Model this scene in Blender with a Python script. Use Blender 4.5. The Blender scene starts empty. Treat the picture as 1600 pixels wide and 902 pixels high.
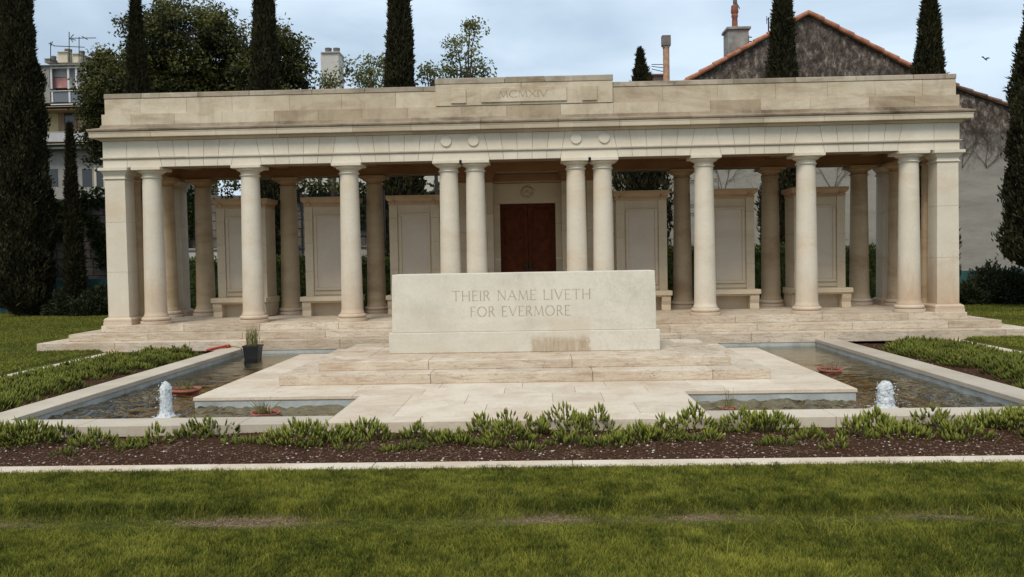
import bpy, bmesh, math, random
import numpy as np
from mathutils import Vector, noise as mnoise
random.seed(7); RS = np.random.RandomState(11)
scene = bpy.context.scene
COL = scene.collection
pi = math.pi
FAST_DENS = 1.0

# ------------------------------------------------------------------ camera
F, PI_, YA, RO, CX, CZ = 1370.95, -.034, .0305, .0182, .2187, 1.5403
def cam_ray(x, y):
    a = (x-800)/F; b = (y-451)/F
    c, s = math.cos(RO), math.sin(RO); u = c*a-s*b; v = s*a+c*b
    c, s = math.cos(PI_), math.sin(PI_); Y = c+s*v; Z = s-c*v
    c, s = math.cos(YA), math.sin(YA)
    return Vector((c*u-s*Y, s*u+c*Y, Z))
def at(x, y, Y):
    d = cam_ray(x, y); t = Y/d.y
    return Vector((CX+t*d.x, Y, CZ+t*d.z))
def atz(x, y, Z):
    d = cam_ray(x, y); t = (Z-CZ)/d.z
    return Vector((CX+t*d.x, t*d.y, Z))
cd = bpy.data.cameras.new('camera'); cam = bpy.data.objects.new('camera', cd); COL.objects.link(cam)
fw = cam_ray(800, 451).normalized(); rt = (cam_ray(801, 451)-cam_ray(800, 451)).normalized(); up = rt.cross(fw)
from mathutils import Matrix
cam.matrix_world = Matrix(((rt.x, up.x, -fw.x, CX), (rt.y, up.y, -fw.y, 0), (rt.z, up.z, -fw.z, CZ), (0, 0, 0, 1)))
cd.sensor_width = 36; cd.lens = F/1600*36; cd.clip_end = 2000; cd.clip_start = .05
scene.camera = cam

# ------------------------------------------------------------------ node helpers
class N:
    def __init__(s, name):
        s.m = bpy.data.materials.new(name); s.m.use_nodes = True
        s.t = s.m.node_tree; s.t.nodes.clear()
        s.out = s.t.nodes.new('ShaderNodeOutputMaterial')
    def n(s, typ, **kw):
        nd = s.t.nodes.new(typ)
        for k, v in kw.items():
            if k.startswith('i_'):
                key = k[2:]
                key = int(key) if key.isdigit() else key.replace('_', ' ')
                s.put(nd.inputs[key], v)
            else: setattr(nd, k, v)
        return nd
    def put(s, inp, v):
        if isinstance(v, bpy.types.NodeSocket): s.t.links.new(v, inp)
        elif isinstance(v, bpy.types.Node): s.t.links.new(v.outputs[0], inp)
        elif isinstance(v, (tuple, list)) and len(v) == 3 and inp.type == 'RGBA': inp.default_value = (*v, 1)
        else: inp.default_value = v
    def noise(s, vec, scale, detail=4, rough=.6, dist=0):
        return s.n('ShaderNodeTexNoise', i_Vector=vec, i_Scale=scale, i_Detail=detail, i_Roughness=rough, i_Distortion=dist).outputs['Fac']
    def ramp(s, fac, stops):
        r = s.n('ShaderNodeValToRGB'); s.put(r.inputs[0], fac)
        e = r.color_ramp.elements
        while len(e) < len(stops): e.new(.5)
        for k, (p, c) in enumerate(stops):
            e[k].position = p
            e[k].color = (*c, 1) if isinstance(c, tuple) else (c, c, c, 1)
        return r.outputs[0]
    def mix(s, fac, a, b, mode='MIX'):
        m = s.n('ShaderNodeMix', data_type='RGBA', blend_type=mode)
        s.put(m.inputs[0], fac); s.put(m.inputs[6], a); s.put(m.inputs[7], b)
        return m.outputs[2]
    def math(s, op, a, b=0.0, c=None):
        m = s.n('ShaderNodeMath', operation=op); s.put(m.inputs[0], a); s.put(m.inputs[1], b)
        if c is not None: s.put(m.inputs[2], c)
        return m.outputs[0]
    def pos(s, sc=(1, 1, 1)):
        g = s.n('ShaderNodeNewGeometry').outputs['Position']
        if sc == (1, 1, 1): return g
        v = s.n('ShaderNodeVectorMath', operation='MULTIPLY'); s.put(v.inputs[0], g); v.inputs[1].default_value = sc
        return v.outputs[0]
    def attr(s, name='tone'):
        return s.n('ShaderNodeAttribute', attribute_name=name).outputs['Fac']
    def bump(s, h, strength=.3, dist=.01):
        return s.n('ShaderNodeBump', i_Height=h, i_Strength=strength, i_Distance=dist).outputs[0]
    def bsdf(s, color, rough=.8, normal=None, metallic=0., spec=.3):
        b = s.n('ShaderNodeBsdfPrincipled')
        s.put(b.inputs['Base Color'], color); s.put(b.inputs['Roughness'], rough)
        s.put(b.inputs['Metallic'], metallic); s.put(b.inputs['Specular IOR Level'], spec)
        if normal is not None: s.put(b.inputs['Normal'], normal)
        s.t.links.new(b.outputs[0], s.out.inputs[0]); return b

M = {}
def stone(name, c1, c2, stain, stain_amt=.5, toned=True, tone_gain=1., blocks=0, pit=0., streak=0., bed=0., low=0., extra=None):
    k = N(name); P = k.pos()
    base = k.mix(k.ramp(k.noise(P, 1.7, 6, .65), [(.35, 0.), (.65, 1.)]), c1, c2)
    st = k.ramp(k.noise(k.pos((.6, .6, 1.6)), .9, 7, .7, .6), [(.48, 0.), (.68, 1.)])
    base = k.mix(k.math('MULTIPLY', st, stain_amt), base, stain)
    fine = k.ramp(k.noise(P, 30, 4, .7), [(.3, .94), (.7, 1.04)])
    base = k.mix(1., base, fine, 'MULTIPLY')
    if streak:
        sk = k.ramp(k.noise(k.pos((3, 3, .8)), 1.3, 5, .7), [(.52, 0.), (.78, 1.)])
        base = k.mix(k.math('MULTIPLY', sk, streak), base, (stain[0]*.6, stain[1]*.6, stain[2]*.6))
    if bed:
        bd = k.ramp(k.noise(k.pos((1, 1, 9)), 3.2, 7, .75, .8), [(.50, 0.), (.60, 1.)])
        base = k.mix(k.math('MULTIPLY', bd, bed), base, (.30, .19, .115))
        bl = k.ramp(k.noise(k.pos((1, 1, 2)), 14, 5, .75), [(.56, 0.), (.64, 1.)])
        base = k.mix(k.math('MULTIPLY', bl, bed*.8), base, (.26, .18, .12))
    if low:
        x_, y_, z_ = [k.n('ShaderNodeSeparateXYZ', i_0=P).outputs[q_] for q_ in (0, 1, 2)]
        lz = k.ramp(k.math('DIVIDE', k.math('ADD', z_, k.math('MULTIPLY', k.math('SUBTRACT', k.noise(k.pos((3, 3, .7)), 1.6, 5, .7), .5), 1.8)), 3.), [(.18, 1.), (.52, 0.)])
        pl_ = k.ramp(k.noise(k.pos((.35, .35, .25)), 1.3, 3, .6), [(.42, .12), (.60, 1.)])
        base = k.mix(k.math('MULTIPLY', k.math('MULTIPLY', lz, pl_), low), base, (.44, .29, .17))
    if extra: base = extra(k, P, base)
    if pit:
        v = k.n('ShaderNodeTexVoronoi', i_Vector=k.pos((1, 1, 2.2)), i_Scale=20.)
        pk = k.ramp(v.outputs['Distance'], [(.14, 1.), (.30, 0.)])
        pk = k.math('MULTIPLY', pk, k.ramp(k.noise(P, 2.3, 3), [(.5, 0.), (.62, 1.)]))
        base = k.mix(k.math('MULTIPLY', pk, pit), base, (.16, .11, .07))
    if blocks:
        x = k.n('ShaderNodeSeparateXYZ', i_0=P).outputs[0]
        w = k.n('ShaderNodeTexWhiteNoise', noise_dimensions='1D', i_W=k.math('FLOOR', k.math('MULTIPLY', x, blocks)))
        base = k.mix(1., base, k.ramp(w.outputs[0], [(0., .84), (1., 1.06)]), 'MULTIPLY')
    if toned:
        t = k.attr()
        g = k.ramp(t, [(0., (.72, .66, .58)), (.5, (1., .98, .95)), (1., (1.12, 1.12, 1.10))])
        base = k.mix(tone_gain, base, g, 'MULTIPLY')
    h = k.math('ADD', k.noise(P, 12, 5, .7), k.math('MULTIPLY', k.noise(P, 60, 3, .6), .5))
    k.bsdf(base, .85, k.bump(h, .35, .006)); M[name] = k.m
stone('stone_facade', (.60, .545, .45), (.66, .61, .515), (.53, .45, .345), .4)
stone('stone_parapet', (.47, .395, .29), (.57, .50, .395), (.31, .23, .15), .9, streak=.35)
stone('stone_lichen', (.23, .18, .13), (.36, .30, .22), (.08, .06, .04), .9, streak=.5)
stone('stone_weather', (.40, .35, .275), (.47, .415, .33), (.16, .115, .075), .9, blocks=1.1, streak=.6)
stone('stone_cornice', (.52, .45, .345), (.60, .53, .42), (.37, .29, .19), .45, blocks=1.1)
stone('stone_column', (.62, .555, .445), (.67, .61, .50), (.56, .42, .27), .5, toned=False, streak=.08, low=.75)
stone('stone_base', (.55, .44, .33), (.60, .50, .38), (.42, .28, .18), .6, toned=False)
def altar_extra(k, P, base):
    sx_, sy_, sz_ = [k.n('ShaderNodeSeparateXYZ', i_0=P).outputs[q_] for q_ in (0, 1, 2)]
    def band(v, a, b_, e):
        lo = k.n('ShaderNodeMapRange', interpolation_type='SMOOTHSTEP'); k.put(lo.inputs[0], v); lo.inputs[1].default_value = a-e; lo.inputs[2].default_value = a+e
        hi = k.n('ShaderNodeMapRange', interpolation_type='SMOOTHSTEP'); k.put(hi.inputs[0], v); hi.inputs[1].default_value = b_+e; hi.inputs[2].default_value = b_-e
        return k.math('MULTIPLY', lo.outputs[0], hi.outputs[0])
    wob = k.math('MULTIPLY', k.math('SUBTRACT', k.noise(k.pos((1, 1, 2)), 9, 4, .7), .5), .20)
    m1 = k.math('MULTIPLY', band(k.math('ADD', sx_, wob), .10, .91, .03), band(k.math('ADD', sz_, wob), .20, .44, .07))
    stk = k.ramp(k.noise(k.pos((5, 1, .6)), 5, 5, .75), [(.30, .35), (.62, 1.)])
    base = k.mix(k.math('MULTIPLY', k.math('MULTIPLY', m1, stk), .85), base, (.34, .235, .135))
    m2 = k.math('MULTIPLY', band(sx_, .35, .92, .05), band(k.math('ADD', sz_, wob), .50, .70, .05))
    base = k.mix(k.math('MULTIPLY', m2, .35), base, (.50, .40, .27))
    rt_ = band(k.math('ADD', sx_, wob), .95, 1.95, .12)
    gv = k.ramp(k.noise(k.pos((1.2, 1, .9)), 2.6, 6, .7, 1.6), [(.47, 0.), (.50, 1.), (.53, 0.)])
    base = k.mix(k.math('MULTIPLY', k.math('MULTIPLY', rt_, gv), .20), base, (.27, .26, .235))
    gr = k.ramp(k.noise(P, 2.1, 6, .75), [(.50, 0.), (.72, 1.)])
    return k.mix(k.math('MULTIPLY', gr, .45), base, (.40, .375, .32))
stone('stone_altar', (.59, .55, .46), (.65, .61, .52), (.49, .435, .34), .5, toned=False, streak=.15, extra=altar_extra)
stone('stone_step', (.51, .44, .35), (.62, .55, .45), (.44, .33, .235), .75, pit=.8, bed=.55)
stone('stone_pave', (.57, .49, .39), (.65, .58, .485), (.48, .37, .26), .75, pit=.3, bed=.18)
stone('stone_coping', (.50, .435, .345), (.57, .50, .40), (.36, .29, .21), .5, blocks=.9, toned=False)
stone('stone_shaded', (.31, .175, .092), (.36, .21, .115), (.19, .10, .05), .5)  # roof shade and warm bounce light put into the brown
stone('stone_panel', (.54, .46, .34), (.59, .51, .39), (.46, .35, .22), .55)
stone('stone_rear_shaded', (.50, .385, .25), (.55, .435, .29), (.36, .235, .125), .75, toned=False, streak=.3)  # column stone with the shade under the roof mixed into its colour
stone('stone_tablet', (.54, .465, .37), (.58, .505, .41), (.46, .385, .29), .5, toned=False)
stone('mortar', (.25, .20, .15), (.30, .25, .19), (.16, .12, .08), .5, toned=False)
stone('render_wall', (.46, .44, .40), (.50, .48, .44), (.34, .32, .28), .5, toned=False)

def simple(name, col, rough=.7, var=.25, scale=6., bump=.2, metallic=0., toned=False, spec=.3):
    k = N(name); P = k.pos()
    nz = k.ramp(k.noise(P, scale, 5, .65), [(.3, 1-var), (.7, 1+var)])
    c = k.mix(1., col, nz, 'MULTIPLY')
    if toned: c = k.mix(1., c, k.ramp(k.attr(), [(0., .6), (1., 1.35)]), 'MULTIPLY')
    k.bsdf(c, rough, k.bump(k.noise(P, scale*5, 3), bump, .004), metallic, spec); M[name] = k.m
simple('door_wood', (.085, .023, .008), .7, .35, 9, spec=.1)
simple('black_metal', (.02, .02, .02), .5, .2, 20)
simple('pool_paint', (.36, .385, .375), .6, .25, 3.5, toned=False)
simple('plastic_black', (.012, .012, .014), .4, .1, 10, spec=.5)
simple('terracotta', (.34, .12, .085), .7, .3, 14)
simple('tube_red', (.42, .05, .035), .45, .2, 10)
simple('bark', (.10, .075, .055), .9, .35, 8)
simple('tile', (.36, .15, .085), .8, .45, 4)
simple('tile_dark', (.18, .10, .07), .85, .45, 4)
simple('teal', (.035, .11, .105), .7, .25, 3)
simple('white_frame', (.55, .55, .55), .6, .1, 5)
simple('apt_wall', (.50, .45, .34), .85, .12, 3)
simple('apt_grey', (.25, .235, .215), .85, .15, 3)
simple('apt_yellow', (.40, .33, .18), .85, .12, 3)
simple('curtain', (.34, .33, .33), .8, .25, 2.5)
simple('curtain_pink', (.40, .20, .19), .8, .25, 2.5)
simple('slab_dark', (.09, .10, .11), .95, .2, 3)
simple('soffit', (.20, .13, .08), .8, .2, 3)
simple('chimney_pot', (.14, .12, .11), .8, .3, 8)
simple('pot_red', (.24, .095, .06), .8, .4, 12)
simple('rust_pipe', (.40, .24, .155), .7, .35, 7)
simple('cement', (.24, .235, .22), .9, .4, 3)
simple('cowl', (.16, .14, .12), .8, .3, 5)
stone('stone_rearcap_shaded', (.46, .32, .19), (.51, .36, .225), (.32, .19, .10), .6, toned=False)  # browner again: shade close to the ceiling is in the colour
simple('letter', (.36, .30, .215), .9, .2, 30)
simple('letter_dark', (.25, .20, .135), .9, .2, 30)
simple('bird_grey', (.12, .11, .10), .7, .3, 40)
simple('window_dark', (.02, .022, .025), .15, .2, 2, spec=.6)
simple('rubble', (.17, .15, .125), .95, .5, 2.5)

def leafmat(name, c0, c1, trans=.25, rough=.6):
    k = N(name)
    c = k.ramp(k.attr(), [(0., c0), (1., c1)])
    d = k.n('ShaderNodeBsdfPrincipled'); k.put(d.inputs['Base Color'], c); d.inputs['Roughness'].default_value = rough
    d.inputs['Specular IOR Level'].default_value = .14
    tr = k.n('ShaderNodeBsdfTranslucent'); k.put(tr.inputs[0], c)
    ms = k.n('ShaderNodeMixShader', i_0=trans); k.t.links.new(d.outputs[0], ms.inputs[1]); k.t.links.new(tr.outputs[0], ms.inputs[2])
    k.t.links.new(ms.outputs[0], k.out.inputs[0]); M[name] = k.m
leafmat('cypress_leaf', (.006, .007, .004), (.060, .055, .022), .1, .8)
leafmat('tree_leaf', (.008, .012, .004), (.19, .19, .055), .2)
leafmat('light_leaf', (.05, .065, .018), (.25, .26, .09), .35)
leafmat('hedge_leaf', (.02, .032, .01), (.075, .10, .025), .25)
leafmat('shrub_leaf', (.014, .02, .01), (.05, .06, .025), .2)
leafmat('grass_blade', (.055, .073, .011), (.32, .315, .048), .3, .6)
leafmat('ice_leaf', (.025, .032, .007), (.29, .315, .055), .25, .7)
leafmat('reed', (.12, .13, .035), (.36, .32, .13), .3)
leafmat('dry_leaf', (.20, .13, .07), (.45, .36, .22), .3)
leafmat('vine', (.05, .04, .03), (.10, .08, .06), .0, .9)

k = N('soil'); P = k.pos()
k.bsdf(k.mix(k.ramp(k.noise(P, 40, 4, .7), [(.35, 0.), (.65, 1.)]), (.030, .014, .008), (.085, .045, .026)), .95,
       k.bump(k.noise(P, 60, 5, .7), .8, .02), spec=.05); M['soil'] = k.m
k = N('pebble')
k.bsdf(k.ramp(k.attr(), [(0., (.07, .04, .028)), (.55, (.17, .10, .07)), (.8, (.38, .30, .24)), (1., (.62, .58, .52))]), .9, spec=.05); M['pebble'] = k.m
k = N('turf'); P = k.pos()
c = k.mix(k.ramp(k.noise(P, 1.3, 5, .6), [(.35, 0.), (.65, 1.)]), (.045, .065, .014), (.10, .11, .024))
c = k.mix(k.ramp(k.noise(P, 30, 4, .7), [(.45, 0.), (.75, 1.)]), c, (.06, .045, .02))
c = k.mix(k.attr(), c, k.mix(k.ramp(k.noise(P, 60, 4, .8), [(.4, 0.), (.6, 1.)]), (.08, .055, .03), (.33, .245, .15)))
k.bsdf(c, .95, k.bump(k.noise(P, 45, 4, .8), .8, .03), spec=.05); M['turf'] = k.m
k = N('basin_floor'); P = k.pos()
k.bsdf(k.mix(k.ramp(k.noise(P, 1.6, 6, .7, 1.), [(.38, 0.), (.62, 1.)]), (.045, .030, .010), (.26, .18, .06)), .9); M['basin_floor'] = k.m

# gable wall: pale render, its upper part grown over with dark dry creeper and lichen
k = N('gable_wall'); P = k.pos()
z = k.n('ShaderNodeSeparateXYZ', i_0=P).outputs[2]
nz = k.noise(P, .8, 8, .75, .5)
edge = k.math('ADD', z, k.math('MULTIPLY', k.math('SUBTRACT', nz, .5), 4.0))
dk = k.ramp(k.math('DIVIDE', k.math('SUBTRACT', edge, 4.5), 1.1), [(0., 0.), (1., 1.)])
mot = k.ramp(k.noise(k.pos((1.4, 1, .8)), 4.2, 8, .8), [(.38, (.026, .020, .016)), (.49, (.07, .054, .044)), (.57, (.15, .122, .10)), (.66, (.36, .32, .275))])
pale = k.mix(k.ramp(k.noise(k.pos((.5, .5, 2.)), .9, 6, .7), [(.4, 0.), (.7, 1.)]), (.30, .285, .25), (.22, .205, .175))
k.bsdf(k.mix(dk, pale, mot), .95, k.bump(k.noise(P, 9, 6, .8), .6, .03)); M['gable_wall'] = k.m

# water: thin clear surface over the modelled basin
k = N('water'); P = k.pos()
FL, FR = (-3.83, 9.29, -.12), (3.86, 9.31, -.12)
b = k.bump(k.noise(P, 30, 2, .5), .35, .006)
gl = k.n('ShaderNodeBsdfGlossy', i_Color=(1., 1., 1.), i_Roughness=.03); k.put(gl.inputs['Normal'], b)
tr = k.n('ShaderNodeBsdfTransparent', i_Color=(.80, .74, .58))
fr = k.n('ShaderNodeFresnel', i_IOR=1.30); k.put(fr.inputs['Normal'], b)
ms = k.n('ShaderNodeMixShader'); k.put(ms.inputs[0], fr.outputs[0]); k.t.links.new(tr.outputs[0], ms.inputs[1]); k.t.links.new(gl.outputs[0], ms.inputs[2])
k.t.links.new(ms.outputs[0], k.out.inputs[0]); M['water'] = k.m
k = N('foam'); P = k.pos()
b = k.bsdf((.82, .86, .88), .25, k.bump(k.noise(k.pos((1, 1, .45)), 60, 4, .8), 1., .02), spec=.6)
b.inputs['Subsurface Weight'].default_value = .3; b.inputs['Subsurface Radius'].default_value = (.03, .03, .03)
tr = k.n('ShaderNodeBsdfTransparent', i_Color=(.95, .97, 1.)); ms = k.n('ShaderNodeMixShader')
k.put(ms.inputs[0], k.ramp(k.noise(k.pos((1, 1, .5)), 34, 4, .75), [(.42, .97), (.64, .62)]))
k.t.links.new(tr.outputs[0], ms.inputs[1]); k.t.links.new(b.outputs[0], ms.inputs[2]); k.t.links.new(ms.outputs[0], k.out.inputs[0]); M['foam'] = k.m
k = N('glass_pane'); b = k.bsdf((.10, .11, .12), .08, spec=.8); M['glass_pane'] = k.m

# ------------------------------------------------------------------ mesh builder
class MB:
    def __init__(s): s.v = []; s.f = []; s.t = []; s.m = []
    def add(s, vs, fs, tone=.5, mi=0):
        o = len(s.v); s.v += [tuple(v) for v in vs]
        for f in fs: s.f.append(tuple(i+o for i in f)); s.t.append(tone); s.m.append(mi)
    def box(s, x0, x1, y0, y1, z0, z1, tone=.5, mi=0):
        s.add([(x0,y0,z0),(x1,y0,z0),(x1,y1,z0),(x0,y1,z0),(x0,y0,z1),(x1,y0,z1),(x1,y1,z1),(x0,y1,z1)],
              [(0,3,2,1),(4,5,6,7),(0,1,5,4),(1,2,6,5),(2,3,7,6),(3,0,4,7)], tone, mi)
    def prism(s, poly0, poly1, tone=.5, mi=0):           # two matching 3-D polygons joined
        n = len(poly0)
        s.add(list(poly0)+list(poly1), [tuple(range(n))[::-1], tuple(range(n, 2*n))]+[(i, (i+1) % n, n+(i+1) % n, n+i) for i in range(n)], tone, mi)
    def lathe(s, prof, c=(0, 0, 0), seg=32, tone=.5, mi=0, cap=True):
        vs = []; fs = []
        for r, z in prof:
            for i in range(seg):
                a = 2*pi*i/seg; vs.append((c[0]+r*math.cos(a), c[1]+r*math.sin(a), c[2]+z))
        for j in range(len(prof)-1):
            for i in range(seg):
                fs.append((j*seg+i, j*seg+(i+1) % seg, (j+1)*seg+(i+1) % seg, (j+1)*seg+i))
        if cap: fs += [tuple(range(seg))[::-1], tuple(range((len(prof)-1)*seg, len(prof)*seg))]
        s.add(vs, fs, tone, mi)
    def tube(s, pts, r, seg=6, tone=.5, mi=0):
        pts = [Vector(p) for p in pts]; vs = []; fs = []
        rr = r if isinstance(r, (list, tuple)) else [r]*len(pts)
        for j, p in enumerate(pts):
            d = (pts[min(j+1, len(pts)-1)]-pts[max(j-1, 0)]).normalized()
            u = d.cross(Vector((0, 0, 1)) if abs(d.z) < .9 else Vector((1, 0, 0))).normalized(); w = d.cross(u)
            for i in range(seg):
                a = 2*pi*i/seg; vs.append(p+u*math.cos(a)*rr[j]+w*math.sin(a)*rr[j])
        for j in range(len(pts)-1):
            for i in range(seg): fs.append((j*seg+i, j*seg+(i+1) % seg, (j+1)*seg+(i+1) % seg, (j+1)*seg+i))
        fs += [tuple(range(seg))[::-1], tuple(range((len(pts)-1)*seg, len(pts)*seg))]
        s.add(vs, fs, tone, mi)
    def sphere(s, c, r, sc=(1, 1, 1), seg=10, ring=6, tone=.5, mi=0, jit=0):
        prof = []; vs = []; fs = []
        for j in range(ring+1):
            t = pi*j/ring
            for i in range(seg):
                a = 2*pi*i/seg; q = 1+random.uniform(-jit, jit)
                vs.append((c[0]+r*q*sc[0]*math.sin(t)*math.cos(a), c[1]+r*q*sc[1]*math.sin(t)*math.sin(a), c[2]-r*q*sc[2]*math.cos(t)))
        for j in range(ring):
            for i in range(seg): fs.append((j*seg+i, j*seg+(i+1) % seg, (j+1)*seg+(i+1) % seg, (j+1)*seg+i))
        s.add(vs, fs, tone, mi)
    def build(s, name, mats, parent=None, bevel=0, smooth=False, angle=None, clean=True):
        me = bpy.data.meshes.new(name); me.from_pydata(s.v, [], s.f)
        at_ = me.attributes.new('tone', 'FLOAT', 'FACE'); at_.data.foreach_set('value', s.t)
        for q in (mats if isinstance(mats, (list, tuple)) else [mats]): me.materials.append(M[q])
        me.polygons.foreach_set('material_index', s.m)
        if clean:
            bm = bmesh.new(); bm.from_mesh(me)
            bmesh.ops.remove_doubles(bm, verts=bm.verts, dist=1e-6)
            bmesh.ops.recalc_face_normals(bm, faces=bm.faces)
            bm.to_mesh(me); bm.free()
        if smooth or angle:
            me.polygons.foreach_set('use_smooth', [True]*len(me.polygons))
            if angle: me.set_sharp_from_angle(angle=math.radians(angle))
        o = bpy.data.objects.new(name, me); COL.objects.link(o)
        if parent: o.parent = parent
        if bevel:
            b = o.modifiers.new('bevel', 'BEVEL'); b.width = bevel; b.segments = 2; b.limit_method = 'ANGLE'; b.angle_limit = math.radians(40)
        return o
def tag(o, label, cat, group=None):
    o['label'] = label; o['category'] = cat
    if group: o['group'] = group
    return o
def struct(o, kind='structure', label=None):
    o['kind'] = kind
    if label: o['label'] = label
    return o
def thing(name, label, cat, loc=(0, 0, 0), group=None, rz=0):
    o = bpy.data.objects.new(name, None); COL.objects.link(o); o.location = loc; o.rotation_euler = (0, 0, rz)
    o.empty_display_size = .2
    return tag(o, label, cat, group)
def copy_tree(o, parent=None):
    c = o.copy(); COL.objects.link(c); c.parent = parent
    for ch in list(o.children):
        copy_tree(ch, c)
    return c
def npmesh(name, V, Fc, nper, tone, mat, parent=None, smooth=False):
    """numpy mesh: V (n,3); Fc list of (faces array (m,k)); tone per vertex"""
    me = bpy.data.meshes.new(name)
    me.vertices.add(len(V)); me.vertices.foreach_set('co', np.ascontiguousarray(V, dtype=np.float32).ravel())
    loops = np.concatenate([f.ravel() for f in Fc]); cnt = np.concatenate([np.full(len(f), f.shape[1]) for f in Fc])
    st = np.concatenate([[0], np.cumsum(cnt)[:-1]])
    me.loops.add(len(loops)); me.loops.foreach_set('vertex_index', loops.astype(np.int32))
    me.polygons.add(len(cnt)); me.polygons.foreach_set('loop_start', st.astype(np.int32))
    try: me.polygons.foreach_set('loop_total', cnt.astype(np.int32))
    except Exception: pass
    me.update(calc_edges=True)
    a = me.attributes.new('tone', 'FLOAT', 'POINT'); a.data.foreach_set('value', np.clip(tone, 0, 1).astype(np.float32))
    me.materials.append(M[mat])
    if smooth: me.polygons.foreach_set('use_smooth', [True]*len(me.polygons))
    o = bpy.data.objects.new(name, me); COL.objects.link(o)
    if parent: o.parent = parent
    return o
def vn(x, y, sc=1., seed=0):                                  # value noise, numpy
    x = np.asarray(x)*sc+seed*17.3; y = np.asarray(y)*sc+seed*9.1
    xi = np.floor(x).astype(np.int64); yi = np.floor(y).astype(np.int64); fx = x-xi; fy = y-yi
    fx = fx*fx*(3-2*fx); fy = fy*fy*(3-2*fy)
    def h(a, b):
        q = (a*374761393+b*668265263+seed*974711) & 0x7fffffff
        q = ((q ^ (q >> 13))*1274126177) & 0x7fffffff
        return ((q ^ (q >> 16)) & 0xffff)/65535.
    return (h(xi, yi)*(1-fx)+h(xi+1, yi)*fx)*(1-fy)+(h(xi, yi+1)*(1-fx)+h(xi+1, yi+1)*fx)*fy
def fbm(x, y, sc=1., seed=0):
    return (vn(x, y, sc, seed)+.5*vn(x, y, sc*2.1, seed+3)+.25*vn(x, y, sc*4.3, seed+5))/1.75

# ------------------------------------------------------------------ ground
def gz(x, y):
    x = np.asarray(x, float); y = np.asarray(y, float)
    z = np.full(np.broadcast(x, y).shape, -.088)
    side = np.clip((np.abs(x)-7.6)/.3, 0, 1)*np.clip((y-7)/7, 0, 1)
    z = z+side*(.078+np.clip((y-16)/40, 0, 1)*.1)
    fur = 5.57+.05*(fbm(x, x*0+3, .9, 4)-.5)
    bank = 1/(1+np.exp(-(y-fur-.03)/.025))
    near = np.clip((6.9-y)*4, 0, 1)
    z = z+near*(.022*bank-.030*(1-bank)*np.exp(-((y-fur)/.10)**2))
    z = z+(fbm(x, y, 1.1, 2)-.5)*.03*np.clip((6.55-y)*3, 0, 1)
    return z
xs = sorted(set([-400, -150, -60, -30, -20, -14, -11, -9, -7.9, -7.6, -7.0]+list(np.round(np.arange(-6, 6.01, .08), 3))+[-5.5, 5.5, 7., 7.6, 7.9, 9, 11, 14, 20, 30, 60, 150, 400]))
ys = sorted(set([-60, -20, -5, 0, 2, 3]+list(np.round(np.arange(3.4, 6.9, .04), 3))+[7.2, 7.8, 8.35, 9.4, 10.5, 12, 13.5, 15, 16.4, 18, 20, 23, 26, 29, 34, 45, 80, 160, 400, 900]))
X, Y = np.meshgrid(xs, ys); Z = gz(X, Y)
Z[(Y > 6.75) & (np.abs(X) < 7.65)] = -.16
V = np.stack([X.ravel(), Y.ravel(), Z.ravel()], 1); nx = len(xs)
q = []
for j in range(len(ys)-1):
    for i in range(nx-1):
        xm = (xs[i]+xs[i+1])/2; ym = (ys[j]+ys[j+1])/2
        if abs(xm) < 5.5 and 8.35 < ym < 16.4: continue
        q.append((j*nx+i, j*nx+i+1, (j+1)*nx+i+1, (j+1)*nx+i))
def baremask(x, y):
    fur = 5.57+.05*(fbm(x, x*0+3, .9, 4)-.5)
    bx = np.exp(-((x+1.65)/.42)**2)+.7*np.exp(-((x-.25)/.35)**2)+.7*np.exp(-((x-1.2)/.3)**2)+.5*np.exp(-((x+3.2)/.3)**2)+.5*np.exp(-((x-2.6)/.4)**2)
    return np.clip(np.exp(-((y-fur+.12)/.13)**4)*bx*1.6*(.5+fbm(x, y, 9, 19)), 0, 1)
g = npmesh('ground', V, [np.array(q)], 4, baremask(V[:, 0], V[:, 1]), 'turf', smooth=True); struct(g)

# grass blades ------------------------------------------------------
def blades(name, px, py, pz, hgt, wid, tone, lean=.5, flow=None):
    n = len(px); a = RS.rand(n)*2*pi
    dx, dy = np.cos(a), np.sin(a)
    if flow is not None: dx = dx*.6+flow[0]; dy = dy*.6+flow[1]
    b = RS.rand(n)*pi; wx, wy = np.cos(b)*wid/2, np.sin(b)*wid/2
    L = hgt*lean*(.4+RS.rand(n))
    base = np.stack([px, py, pz], 1)
    wv = np.stack([wx, wy, wx*0], 1)
    mid = base+np.stack([dx*L*.3, dy*L*.3, hgt*.62], 1)
    tip = base+np.stack([dx*L, dy*L, hgt], 1)
    V = np.stack([base-wv, base+wv, mid+wv*.7, mid-wv*.7, tip], 1).reshape(-1, 3)
    i = np.arange(n)[:, None]*5
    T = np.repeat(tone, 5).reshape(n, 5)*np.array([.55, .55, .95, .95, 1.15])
    return npmesh(name, V, [i+np.array([[0, 1, 2, 3]]), i+np.array([[3, 2, 4]])], 5, T.ravel(), 'grass_blade')
n = int(430000*FAST_DENS)
py = 3.75+(6.70-3.75)*RS.rand(n)**.85; px = CX*.2+(RS.rand(n)*2-1)*(py*.62+.35)
den = fbm(px, py, 1.6, 8)
fur = 5.57+.05*(fbm(px, px*0+3, .9, 4)-.5)
gap = np.exp(-((py-fur+.07)/.075)**2)*np.clip(.45+1.6*(fbm(px, px*0, 1.3, 21)-.3), 0, 1)
bare = baremask(px, py)*1.1
keep = RS.rand(n) > np.maximum(gap*.8, bare*.86)
px, py = px[keep], py[keep]; n = len(px); fur = fur[keep]
t = .46+.6*(fbm(px, py, 1.0, 13)-.5)+.9*(fbm(px, py, 7., 14)-.5)+.8*(fbm(px, py, 22., 16)-.5)+.6*(RS.rand(n)-.5)
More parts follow.
